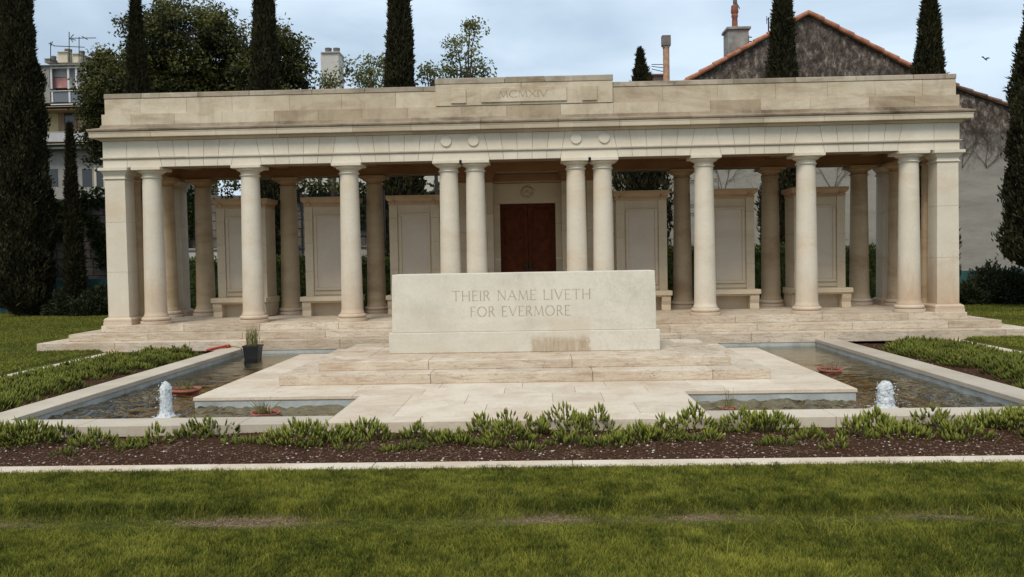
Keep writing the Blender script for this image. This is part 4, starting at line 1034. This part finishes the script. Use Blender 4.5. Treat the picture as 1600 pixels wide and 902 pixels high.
# hedges ---------------------------------------------------------------
def hedge(name, lab, cat, x0, x1, y0, y1, h, n_, mat='hedge_leaf', rough=.12, size=(.05, .10), grp=None, z0=0., lumpy=.2):
    T = thing(name, lab, cat, ((x0+x1)/2, (y0+y1)/2, z0), grp)
    W, Dp = (x1-x0)/2, (y1-y0)/2
    hh = lambda x: h*(1-lumpy+lumpy*2*fbm(x+x0*3, x*0+x0, .9, 61))
    m_ = MB(); gx = np.linspace(-W+.08, W-.08, max(4, int(W*6)))
    for a, b_ in zip(gx[:-1], gx[1:]): m_.box(a, b_, -Dp+.1, Dp-.1, -.1, float(hh(np.array([(a+b_)/2]))[0])-.12)
    m_.build('added_solid_core', mat, T)
    u = RS.rand(n_); x = (RS.rand(n_)*2-1)*W; top = hh(x); face = RS.rand(n_)
    y = np.where(face < .45, -Dp+RS.rand(n_)*.12, (RS.rand(n_)*2-1)*Dp); z = np.where(face < .45, RS.rand(n_)*top, top-RS.rand(n_)*.12)
    C = np.stack([x, y, z], 1)+RS.randn(n_, 3)*rough*.6
    C[:, 2] = np.maximum(C[:, 2], 0.01)
    D = RS.randn(n_, 3)+np.array([0, -.5, .5]); s_ = size[0]+(size[1]-size[0])*RS.rand(n_)
    V, Fq = diamonds(C, D, s_, s_*.5)
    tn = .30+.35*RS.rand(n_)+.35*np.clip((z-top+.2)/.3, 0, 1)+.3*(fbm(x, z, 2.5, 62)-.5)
    npmesh('foliage', V, [Fq], 4, np.repeat(tn, 4), mat, T)
    return T
hedge('hedge', 'long clipped green hedge behind the left half of the colonnade', 'hedge', -10.5, -1.9, 22.6, 23.6, 1.62, 26000, grp='clipped hedges behind the colonnade', lumpy=.08)
hedge('hedge', 'long clipped green hedge behind the right half of the colonnade', 'hedge', 1.9, 10.2, 22.6, 23.6, 1.66, 26000, grp='clipped hedges behind the colonnade', lumpy=.08)
def bush(lab, px, py, wpx, hpx, Y, seed, grp):
    p = at(px, py, Y); w_ = wpx*Y/F; h_ = hpx*Y/F
    T = thing('shrub', lab, 'shrub', (p.x, Y, 0), grp)
    n_ = 2600; v = RS.randn(n_, 3); v /= np.linalg.norm(v, axis=1, keepdims=True); v[:, 2] = np.abs(v[:, 2])
    rr = (.55+.5*RS.rand(n_)**.7)*(1+.25*np.sin(v[:, 0]*6+seed)*np.cos(v[:, 2]*5+seed))
    C = v*rr[:, None]*np.array([w_, min(w_, .7), h_]); C[:, 2] += .02
    V, Fq = diamonds(C, v+RS.randn(n_, 3)*.7+np.array([0, 0, .4]), .07+.10*RS.rand(n_), .03+.03*RS.rand(n_))
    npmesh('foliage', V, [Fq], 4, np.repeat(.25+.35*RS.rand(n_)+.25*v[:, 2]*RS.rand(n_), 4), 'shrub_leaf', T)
    m_ = MB(); m_.sphere((0, 0, 0), 1, (w_*.62, min(w_, .7)*.62, h_*.62), 12, 8, .05, jit=.12); m_.build('added_solid_core', 'shrub_leaf', T)
    return T
for i, (px, w, h, Y) in enumerate([(62, 26, 30, 27.4), (98, 24, 34, 27.0), (134, 20, 30, 26.6), (158, 22, 44, 26.8)]):
    bush(['dark low shrub at the foot of the huge left cypress', 'second dark shrub from the left edge before the teal screen', 'third dark shrub from the left edge before the teal screen', 'taller dark shrub before the teal screen beside the left end pier'][i], px, 480, w, h, Y, i*2.1, 'dark shrubs along the left teal screen')
for i, (px, w, h, Y) in enumerate([(1515, 24, 28, 25.2), (1545, 30, 58, 25.4), (1585, 28, 46, 25.0), (1618, 30, 50, 25.)]):
    bush(['low dark shrub beside the right end pier', 'tallest dark shrub before the right teal screen', 'dark shrub under the cypress at the right edge', 'dark shrub just outside the right edge cypress trunk'][i], px, 470, w, h, Y, i*1.7+5, 'dark shrubs along the right teal screen')

# ------------------------------------------------------------------ boundary screens and walls
def quadbox(mb, a, b_, depth, tone=.5, mi=0):     # a = lower-left point, b = upper-right point on plane Y
    mb.box(a.x, b_.x, a.y, a.y+depth, a.z, b_.z, tone, mi)
T = thing('teal_screen', 'low teal screen along the back of the left lawn', 'screen', (at(100, 450, 28.6).x, 28.6, 0), 'teal screens at the lawn ends')
m_ = MB(); X0 = at(-30, 450, 28.6).x-T.location.x; X1 = at(260, 450, 28.6).x-T.location.x; m_.box(X0, X1, 0, .04, .0, 1.12); m_.build('panel', 'teal', T)
for x in np.arange(X0, X1, 1.2):
    m_ = MB(); m_.box(x, x+.05, -.03, -.003, 0, 1.2); m_.build('post', 'slab_dark', T)
T = thing('teal_screen', 'low teal screen below the pale wall at the right', 'screen', (at(1550, 450, 26.8).x, 26.8, 0), 'teal screens at the lawn ends')
m_ = MB(); X0 = at(1440, 450, 26.8).x-T.location.x; m_.box(X0, X0+7, 0, .04, 0, .93); m_.build('panel', 'teal', T)
for x in np.arange(X0, X0+7, 1.4):
    m_ = MB(); m_.box(x, x+.05, -.03, -.003, 0, 1.0); m_.build('post', 'slab_dark', T)
# left retaining wall with ivy
Yw = 30.
T = thing('retaining_wall', 'rough stone wall behind the left teal screen, grown over with dark ivy', 'wall', (-14, Yw, 0))
m_ = MB(); z = 0
while z < 3.6:
    x = -12
    while x < 12: L = random.uniform(.3, .8); m_.box(x+.012, x+L-.012, random.uniform(-.03, .03), .6, z+.01, z+.29, random.random()); x += L
    z += .3
m_.box(-12, 12, .05, .55, -.1, 3.56, .2); m_.build('masonry', 'rubble', T, bevel=.02)
n_ = 34000; x = (RS.rand(n_)*2-1)*11.5; z = 1.5+RS.rand(n_)*2.7
kp = fbm(x, z, .9, 71) > (.62-.09*(z-1.2)); x, z = x[kp], z[kp]; n_ = len(x)
C = np.stack([x, -.05-.35*fbm(x, z, 1.5, 72)*RS.rand(n_), z], 1); V, Fq = diamonds(C, RS.randn(n_, 3)+np.array([0, -.6, -.3]), .10+.10*RS.rand(n_), .07+.05*RS.rand(n_))
npmesh('ivy', V, [Fq], 4, np.repeat(.35+.5*(RS.rand(n_)-.4)+.3*(fbm(x, z, 2, 73)-.5), 4), 'hedge_leaf', T)

# ------------------------------------------------------------------ gable house (right)
YG = 31.
G = lambda x, y: at(x, y, YG)
apex = G(1262, 24); le = G(1085, 123); sl = (apex.z-le.z)/(apex.x-le.x)
xl = G(925, 200).x; pl = Vector((xl, YG, apex.z-(apex.x-xl)*sl)); r1 = G(1425, 110); r2 = G(1495, 140); r3 = G(1580, 170); s3 = (r3.z-r2.z)/(r3.x-r2.x); r4 = Vector((r3.x+4, YG, r3.z+4*s3))
T = thing('gable_house', 'house with tall blotched gable wall and orange tiled verge behind the right half', 'house', (apex.x, YG, 0))
ox = apex.x
outl = [pl, apex, r1, r2, r4]
m_ = MB(); poly = [(pl.x-ox, 0, -.2)]+[(p.x-ox, 0, p.z) for p in outl]+[(r4.x-ox, 0, -.2)]
m_.prism(poly, [(a, 12., c) for a, b_, c in poly]); m_.build('wall', 'gable_wall', T)
rf = MB()
def roofslope(a, b_, th=.10, over=.12, mi=0):
    rf.prism([(a.x-ox, -over, a.z+.004), (b_.x-ox, -over, b_.z+.004), (b_.x-ox, -over, b_.z+th), (a.x-ox, -over, a.z+th)],
             [(a.x-ox, 12.2, a.z+.004), (b_.x-ox, 12.2, b_.z+.004), (b_.x-ox, 12.2, b_.z+th), (a.x-ox, 12.2, a.z+th)], .5, mi)
roofslope(pl, apex); roofslope(apex, r1); roofslope(r1, r2, mi=1); roofslope(r2, r4, .07, mi=1)
rf_o = rf.build('roof', ['tile', 'tile_dark'], T)
vt = MB()                                       # rounded verge tiles stepping up the slope
def verge(a, b_, mi, r=.085, step=.52):
    d = Vector((b_.x-a.x, 0, b_.z-a.z)); L = d.length; d /= L; n_ = int(L/step)
    for i in range(n_):
        p0 = Vector((a.x-ox, -.10, a.z+.08))+d*(i*L/n_); p1 = p0+d*(L/n_*1.05)
        vt.tube([p0+Vector((0, 0, .015)), p1-Vector((0, 0, .012))], [r*1.08, r*.9], 10, random.random(), mi)
verge(pl, apex, 0); verge(r1, apex, 0); verge(r2, r1, 1); verge(r4, r2, 1, .06)
vt.build('verge_tiles', ['tile', 'tile_dark'], rf_o, smooth=False)
YH = YG+1.2
def ch_pt(x, y): return at(x, y, YH)
m_ = MB(); a = ch_pt(1138, 100); b_ = ch_pt(1170, 46); m_.box(a.x-ox, b_.x-ox, 1.2, 2.0, a.z-.6, b_.z); a2 = ch_pt(1135, 46); b2 = ch_pt(1173, 42); m_.box(a2.x-ox, b2.x-ox, 1.12, 2.08, b_.z+.001, b2.z+.01)
ch_o = m_.build('chimney', 'cement', rf_o, bevel=.02)
m_ = MB(); pc_ = ch_pt(1151.5, 42); s_ = YH/F
m_.lathe([(5.4*s_, 0), (4.6*s_, 5*s_), (4.2*s_, 17*s_), (5.2*s_, 19*s_), (5.2*s_, 22*s_), (4.4*s_, 23*s_), (6*s_, 26*s_), (5.2*s_, 36*s_), (4.*s_, 37*s_)], (pc_.x-ox, 1.55, pc_.z), 14)
m_.build('chimney_pot', 'pot_red', ch_o, angle=40)
m_ = MB(); q0 = ch_pt(1170, 55); q1 = ch_pt(1178, 55); q2 = ch_pt(1170, 62)
m_.tube([(q0.x-ox, 1.5, q0.z), (q1.x-ox, 1.5, q1.z)], .02, 6); m_.tube([(q0.x-ox, 1.5, q2.z), (q1.x-ox, 1.5, q2.z)], .02, 6); m_.box(q0.x-ox-.01, q0.x-ox+.06, 1.4, 1.6, q2.z-.05, q0.z+.05)
q3 = ch_pt(1138, 87); q4 = ch_pt(1170, 67); m_.tube([(q3.x-ox, 1.17, q3.z), (q4.x-ox, 1.17, q4.z)], .022, 6); m_.build('bracket', 'black_metal', ch_o)
m_ = MB(); q5 = ch_pt(1139, 92); q6 = ch_pt(1169, 70)
m_.prism([(q5.x-ox, 1.16, q5.z-.45), (q6.x-ox, 1.16, q6.z-.45), (q6.x-ox, 1.16, q6.z), (q5.x-ox, 1.16, q5.z)], [(q5.x-ox, 1.195, q5.z-.45), (q6.x-ox, 1.195, q6.z-.45), (q6.x-ox, 1.195, q6.z), (q5.x-ox, 1.195, q5.z)]); m_.build('flashing', 'white_frame', ch_o)
# vine on the wall
def twig(m_, p, d, L, r, lev):
    pts = [p]; q_ = p.copy(); dd = d.copy()
    for _ in range(5):
        dd = (dd+Vector((random.gauss(0, .16), 0, random.gauss(0, .12)))).normalized(); q_ = q_+dd*L/5; pts.append(q_.copy())
    m_.tube([tuple(v) for v in pts], [r*(1-.13*i) for i in range(6)], 4, random.random())
    if lev:
        for _ in range(3 if lev > 1 else 2):
            i = random.randint(1, 5); a = random.uniform(-.7, .7); c, s = math.cos(a), math.sin(a); twig(m_, pts[i], Vector((dd.x*c-dd.z*s, 0, dd.x*s+dd.z*c)), L*.72, r*.62, lev-1)
for lab, lst in (('leafless creeper fanning out over the pale wall beside the right end pier', [(1541, 262, 0, 1.1), (1541, 262, -.5, 1.0), (1541, 262, .5, 1.0)]),
                 ('leafless creeper on the wall close behind the right end of the cornice', [(1503, 262, .2, 1.1), (1503, 262, .5, 1.0)]),
                 ('leafless creeper on the pale wall seen before the last bay on the right', [(1300, 300, .4, 1.3), (1300, 300, -.4, 1.3), (1300, 300, .9, 1.0)]),
                 ('leafless creeper on the pale wall just right of the paired central columns', [(957, 300, .3, 1.2), (957, 300, -.3, 1.0)]),
                 ('leafless creeper on the pale wall above the middle right bench', [(1130, 310, .5, 1.2), (1130, 310, -.5, 1.2), (1130, 310, 0, 1.2)])):
    o_ = G(lst[0][0], lst[0][1]); T = thing('dry_creeper', lab, 'creeper', (o_.x, YG-.04, o_.z), 'leafless creepers on the gable wall'); m_ = MB()
    for px, py, dx, L in lst: twig(m_, Vector((0, 0, 0)), Vector((dx, 0, 1)).normalized(), L, .012, 4)
    m_.build('branches', 'vine', T)
# wires hanging on wall
T = thing('wall_cables', 'thin dark cables strung along the pale wall under the lintel', 'cable', (G(1060, 300).x, YG-.06, 0)); m_ = MB()
for y0, y1 in ((281, 280), (319, 318), (333, 331)):
    a = G(1030, y0); b_ = G(1120, y1); m_.tube([(a.x-T.location.x, 0, a.z), ((a.x+b_.x)/2-T.location.x, 0, (a.z+b_.z)/2-.05), (b_.x-T.location.x, 0, b_.z)], .012, 5)
m_.build('cable', 'black_metal', T)
# antenna beside cypress
T = thing('antenna', 'thin aerial mast against the sky beside the gable cypress', 'antenna', (at(1201, 60, YG+.3).x, YG+.3, at(1201, 62, YG+.3).z-.3)); m_ = MB()
s_ = YG/F; m_.tube([(0, 0, 0), (0, 0, .3+34*s_)], .025, 6); m_.tube([(-.08, 0, .3+30*s_), (.08, 0, .3+34*s_)], .012, 5); m_.tube([(-.06, 0, .3+24*s_), (-.06, 0, .3+36*s_)], .012, 5)
m_.build('mast', 'black_metal', T)
# flue pipe
YP = 31.6
T = thing('flue_pipe', 'tall rusty flue pipe with a square metal cowl beside the young cypress', 'flue', (at(1041, 100, YP).x, YP, at(1041, 150, YP).z-.2))
s_ = YP/F; zo = T.location.z; zt = at(1041, 74, YP).z-zo
m_ = MB(); m_.tube([(0, 0, 0), (0, 0, zt)], 4.9*s_, 14); m_.build('pipe', 'rust_pipe', T, angle=40)
m_ = MB(); m_.box(-6.8*s_, 6.8*s_, -.13, .13, zt+.03, at(1041, 57, YP).z+.02-zo); m_.box(-5*s_, 5*s_, -.11, .11, zt-.04, zt+.028); m_.build('cowl', 'cowl', T, bevel=.02)
m_ = MB(); yz = at(1020, 102, YP).z
for k_, (a, b_) in enumerate(((101, 101), (104, 106), (108, 112))):
    p = at(1018, a, YP); q_ = at(1036, b_, YP); m_.tube([(p.x-T.location.x, 0, p.z-zo), (q_.x-T.location.x, 0, q_.z-zo)], .014, 5)
m_.build('stay_wire', 'black_metal', T)
# low roof seen between
T = thing('shed', 'low shed roof just left of the rusty flue pipe', 'shed', (at(1030, 122, 33).x, 33, 0)); a = at(1022, 119, 33); m_ = MB(); m_.box(a.x-T.location.x, a.x-T.location.x+.45, 0, 2, 0, a.z); m_.build('wall', 'cement', T)
m_ = MB(); m_.box(a.x-T.location.x-.15, a.x-T.location.x+.55, -.15, 2.1, a.z+.002, a.z+.05); m_.build('roof', 'tile_dark', T)
# birds
T = thing('bird', 'grey bird perched on the rim of the red chimney pot', 'bird', (at(1148.5, 6, YH+.35).x, YH+.35, pc_.z+37*s_*YH/YP))
def bird_mesh(wing=False):
    m_ = MB(); m_.sphere((0, 0, .12), .10, (.8, .8, 1.5) if not wing else (1.7, .6, .5), 12, 8); m_.sphere((.05 if not wing else .18, 0, .29 if not wing else .15), .055, (1, 1, 1), 10, 6)
    m_.prism([(.09 if not wing else .22, -.012, .29 if not wing else .15), (.09 if not wing else .22, .012, .29 if not wing else .15), (.15 if not wing else .29, 0, .28 if not wing else .14)], [(.09 if not wing else .22, -.012, .275 if not wing else .135), (.09 if not wing else .22, .012, .275 if not wing else .135), (.15 if not wing else .29, 0, .275 if not wing else .137)])
    if not wing:
        m_.prism([(-.04, -.03, .06), (-.04, .03, .06), (-.16, .02, -.16), (-.16, -.02, -.16)], [(-.06, -.03, .10), (-.06, .03, .10), (-.18, .02, -.14), (-.18, -.02, -.14)])
        for s in (-1, 1): m_.tube([(0, s*.03, .03), (0, s*.03, -.02)], .008, 5)
    else: m_.prism([(-.12, -.03, .11), (-.12, .03, .11), (-.30, .06, .12), (-.30, -.06, .12)], [(-.12, -.03, .13), (-.12, .03, .13), (-.30, .06, .13), (-.30, -.06, .13)])
    return m_
bird_mesh().build('body', 'bird_grey', T, smooth=True); T.rotation_euler = (0, 0, 2.6)
p = at(1538, 91, 42); T = thing('bird', 'small bird flying alone in the sky at the upper right', 'bird', (p.x, p.y, p.z-.1)); T.scale = (.55,)*3; bird_mesh(True).build('body', 'bird_grey', T, smooth=True)
m_ = MB()
for s, dz in ((-1, .18), (1, .30)): m_.prism([(.06, s*.03, .12), (-.08, s*.03, .12), (-.12, s*.30, .12+dz*.6), (-.05, s*.5, .12+dz*.5), (.02, s*.28, .12+dz*.65)], [(.06, s*.03, .14), (-.08, s*.03, .14), (-.12, s*.30, .135+dz*.6), (-.05, s*.5, .13+dz*.5), (.02, s*.28, .135+dz*.65)])
m_.build('wing', 'bird_grey', T); T.rotation_euler = (.3, .5, .5)

# ------------------------------------------------------------------ apartments left
YA_ = 45.
def apx(x, y): return at(x, y, YA_)
T = thing('apartment_building', 'apartment block with glazed balcony and chimneys behind the far left cypress', 'building', (apx(110, 300).x, YA_, 0)); ox2 = T.location.x
def R(mb, x0, y0, x1, y1, d0, d1, tone=.5):      # px rect -> box, y-depth d0..d1 relative to the facade plane
    a = at(x0, y1, YA_+d0); b_ = at(x1, y0, YA_+d0); mb.box(a.x-ox2, b_.x-ox2, d0, d1, a.z, b_.z, tone)
ztop = apx(100, 99).z
m_ = MB(); R(m_, 30, 225, 250, 520, 0, 8); R(m_, 30, 104, 250, 165, .9, 8); m_.build('wall', 'apt_grey', T)
m_ = MB(); R(m_, 30, 168, 250, 222, .9, 8); m_.build('wall', 'apt_yellow', T)
m_ = MB(); R(m_, 28, 97, 252, 103, -.25, 8); m_.build('roof', 'white_frame', T)
m_ = MB(); R(m_, 40, 163, 250, 167.5, -.2, .9); R(m_, 40, 222, 250, 226, -.5, .9, .5); m_.build('balcony_slab', 'apt_wall', T)
m_ = MB(); R(m_, 40, 226.5, 250, 234, -.7, .9); m_.build('awning', 'slab_dark', T)
m_ = MB(); R(m_, 40, 168, 250, 171.5, -.1, .88); m_.build('soffit', 'soffit', T)
# glazed balcony: frames, panes, curtain behind
fr = MB()
for x in (79.5, 106.5, 119, 135, 160, 190, 220): R(fr, x-.9, 103.5, x+.9, 139, -.05, .02)
for x in (81.5, 108.5, 135, 162, 190): R(fr, x-1.1, 143.5, x+1.1, 160, -.05, .02)
R(fr, 78, 138.8, 250, 142, -.08, .03); R(fr, 79, 160.2, 250, 162.8, -.05, .03); R(fr, 79, 103.2, 250, 105.5, -.06, -.052)
fr.build('window_frame', 'white_frame', T)
m_ = MB(); R(m_, 81, 104, 105.5, 121, .25, .30); R(m_, 108, 104, 118, 138, .25, .3); R(m_, 121, 104, 250, 138, .25, .3); m_.build('curtain', 'curtain', T)
m_ = MB(); R(m_, 81, 121.2, 105.5, 138, .25, .30); m_.build('curtain', 'curtain_pink', T)
m_ = MB(); R(m_, 82, 144, 107.5, 160, .0, .012); R(m_, 110, 144, 134, 160, .0, .012); m_.build('pane', 'glass_pane', T)
m_ = MB(); R(m_, 79, 142.2, 80.2, 160, .03, .3); R(m_, 28, 103.5, 76.5, 162, -.1, .5); m_.build('panel', 'apt_grey', T)
m_ = MB(); R(m_, 100.5, 177, 116.5, 220, .82, .89); m_.build('window', 'window_dark', T)
m_ = MB(); R(m_, 97.5, 175, 100, 221, .78, .90); R(m_, 117, 175, 119, 221, .78, .9); R(m_, 92, 175, 96, 221, .80, .88); m_.build('shutter', 'soffit', T)
rl = MB()
for x in np.arange(60, 150, 1.7): R(rl, x, 207, x+.55, 221.5, -.42, -.38)
R(rl, 58, 205.5, 150, 207, -.44, -.36); rl.build('railing', 'white_frame', T)
for x0, x1 in ((62, 90), (129, 143), (151, 161), (175, 190)):
    m_ = MB(); R(m_, x0, 264, x1, 292, -.02, .03); m_.build('window', 'window_dark', T)
m_ = MB()
for x0 in (147.5, 162): R(m_, x0, 262, x0+2.4, 294, -.04, .02)
m_.build('window_frame', 'apt_wall', T)
sA = YA_/F
for x, w, yt, kd in ((74.5, 5, 84, 0), (97.5, 7.5, 73, 1), (119, 6, 76, 1), (147, 5.5, 74, 0), (159.5, 5.5, 74, 0)):
    c = MB(); R(c, x-w, yt+8, x+w, 98, 1.2, 2.4); R(c, x-w*1.12, yt+7, x+w*1.12, yt+8.5, 1.1, 2.5); co = c.build('chimney', 'apt_wall' if kd else 'apt_grey', T)
    c = MB(); p = at(x, yt+7, YA_+1.2); c.lathe([(w*.7*sA, 0), (w*.75*sA, 3*sA), (w*.6*sA, 3.2*sA), (w*.78*sA, 4*sA), (w*.78*sA, 7*sA), (w*.4*sA, 7.6*sA)], (p.x-ox2, 1.8, p.z), 12); c.build('chimney_pot', 'chimney_pot', co)
an = MB()
def pt(x, y, d=1.0): p = at(x, y, YA_+d); return (p.x-ox2, d, p.z)
for pts in ([(79, 97), (79, 66)], [(108, 97), (108, 50)], [(123.5, 97), (123.5, 58)], [(130, 97), (130, 80)], [(76, 68), (86, 72)], [(84, 72), (132, 74)], [(108, 60), (118, 63)], [(112, 60), (150, 59.5)], [(108, 62), (115, 54)], [(110, 60), (114, 66)], [(128, 57), (137, 62)], [(82, 65), (79, 73)]):
    an.tube([pt(*q_) for q_ in pts], .022, 5)
an.build('antenna', 'black_metal', T)
# white building with chimney behind the centre left
YB2 = 44.
T = thing('pale_building', 'pale building with twin-potted white chimney behind left of centre', 'building', (at(560, 300, YB2).x, YB2, 0)); ox3 = T.location.x
def R2(mb, x0, y0, x1, y1, d0, d1): a = at(x0, y1, YB2+d0); b_ = at(x1, y0, YB2+d0); mb.box(a.x-ox3, b_.x-ox3, d0, d1, a.z, b_.z)
m_ = MB(); R2(m_, 455, 150, 690, 520, 0, 9); wo = m_.build('wall', 'render_wall', T)
m_ = MB(); R2(m_, 502.5, 71+11, 528.5, 150, 1, 2.2); R2(m_, 501, 80.5, 530, 82.5, .9, 2.3); co = m_.build('chimney', 'render_wall', T)
for x in (508.5, 521.5):
    m_ = MB(); p = at(x, 81, YB2+.95); s_ = YB2/F; m_.lathe([(5.2*s_, 0), (5.2*s_, 8*s_), (5.6*s_, 8.3*s_), (5.6*s_, 10*s_), (5*s_, 10.2*s_)], (p.x-ox3, 1.6, p.z), 14); m_.build('chimney_pot', 'chimney_pot', co)
m_ = MB(); R2(m_, 600, 128-36, 616, 150, 1, 2.); m_.build('chimney', 'apt_wall', T)
for x0, x1 in ((497, 502), (513, 524), (530, 540)):
    m_ = MB(); R2(m_, x0, 275, x1, 306, -.03, .02); m_.build('window', 'window_dark', T)
T = thing('mesh_fence', 'tall wire mesh fence seen under the lintel beside the fourth column', 'fence', (at(560, 350, 24.6).x, 24.6, 0)); m_ = MB()
gx0 = at(470, 300, 24.6).x-T.location.x; gx1 = at(600, 300, 24.6).x-T.location.x; gzt = at(560, 299, 24.6).z
for x in np.arange(gx0, gx1, .075): m_.box(x, x+.006, -.003, .003, 0, gzt)
for z in np.arange(.3, gzt+.01, .28): m_.box(gx0, gx1, .004, .010, z-.005, z+.005)
m_.build('mesh', 'black_metal', T)
for x in (gx0, (gx0+gx1)/2, gx1):
    m_ = MB(); m_.box(x-.025, x+.025, .012, .06, 0, gzt); m_.build('post', 'black_metal', T)
T = thing('garden_wall', 'pale rendered garden wall behind the hedge on the left', 'wall', (-5.5, 25.6, 0)); m_ = MB(); m_.box(-5.5, 2.8, 0, .25, 0, 1.95); m_.build('masonry', 'render_wall', T, bevel=.02); m_ = MB(); m_.box(-5.52, 2.82, -.05, .3, 1.953, 2.02); m_.build('coping', 'cement', T)

# ------------------------------------------------------------------ world, sun
SUN_AZ, SUN_EL = math.radians(198), math.radians(52)
w = bpy.data.worlds.new('World'); scene.world = w; w.use_nodes = True; nt = w.node_tree; nt.nodes.clear()
def wn(typ, **kw):
    nd = nt.nodes.new(typ)
    for k_, v in kw.items(): setattr(nd, k_, v)
    return nd
sky = wn('ShaderNodeTexSky', sky_type='NISHITA', sun_disc=False, sun_elevation=SUN_EL, sun_rotation=SUN_AZ, altitude=50, air_density=1.2, dust_density=2.0, ozone_density=1.0)
tc = wn('ShaderNodeTexCoord'); mp = wn('ShaderNodeMapping'); mp.inputs['Scale'].default_value = (1.6, 1.6, 5.5); mp.inputs['Rotation'].default_value = (0.12, .1, .4)
nz = wn('ShaderNodeTexNoise'); nz.inputs['Scale'].default_value = 1.5; nz.inputs['Detail'].default_value = 5; nz.inputs['Roughness'].default_value = .5; nz.inputs['Distortion'].default_value = .4
cr = wn('ShaderNodeValToRGB'); cr.color_ramp.elements[0].position = .38; cr.color_ramp.elements[0].color = (.40, .40, .40, 1); cr.color_ramp.elements[1].position = .60; cr.color_ramp.elements[1].color = (.95, .95, .95, 1)
mx = wn('ShaderNodeMix', data_type='RGBA'); mx.inputs[7].default_value = (7.0, 8.4, 9.8, 1)
bg = wn('ShaderNodeBackground'); bg.inputs[1].default_value = .082; ow = wn('ShaderNodeOutputWorld')
L = nt.links.new
L(tc.outputs['Generated'], mp.inputs[0]); L(mp.outputs[0], nz.inputs['Vector']); L(nz.outputs['Fac'], cr.inputs[0]); L(cr.outputs[0], mx.inputs[0]); L(sky.outputs[0], mx.inputs[6]); L(mx.outputs[2], bg.inputs[0]); L(bg.outputs[0], ow.inputs[0])
sd = bpy.data.lights.new('sun', 'SUN'); sd.energy = 1.8; sd.angle = math.radians(20); sd.color = (1., .91, .77)
so = bpy.data.objects.new('sun', sd); COL.objects.link(so)
dirv = Vector((math.sin(SUN_AZ)*math.cos(SUN_EL), math.cos(SUN_AZ)*math.cos(SUN_EL), math.sin(SUN_EL)))
so.rotation_euler = (-dirv).to_track_quat('-Z', 'Y').to_euler()
scene.view_settings.view_transform = 'Standard'; scene.view_settings.look = 'None'; scene.view_settings.gamma = 1; scene.view_settings.exposure = 0.40
scene.view_settings.use_curve_mapping = False
scene.render.engine = 'CYCLES'; scene.cycles.max_bounces = 8; scene.cycles.transparent_max_bounces = 8; scene.cycles.use_denoising = True
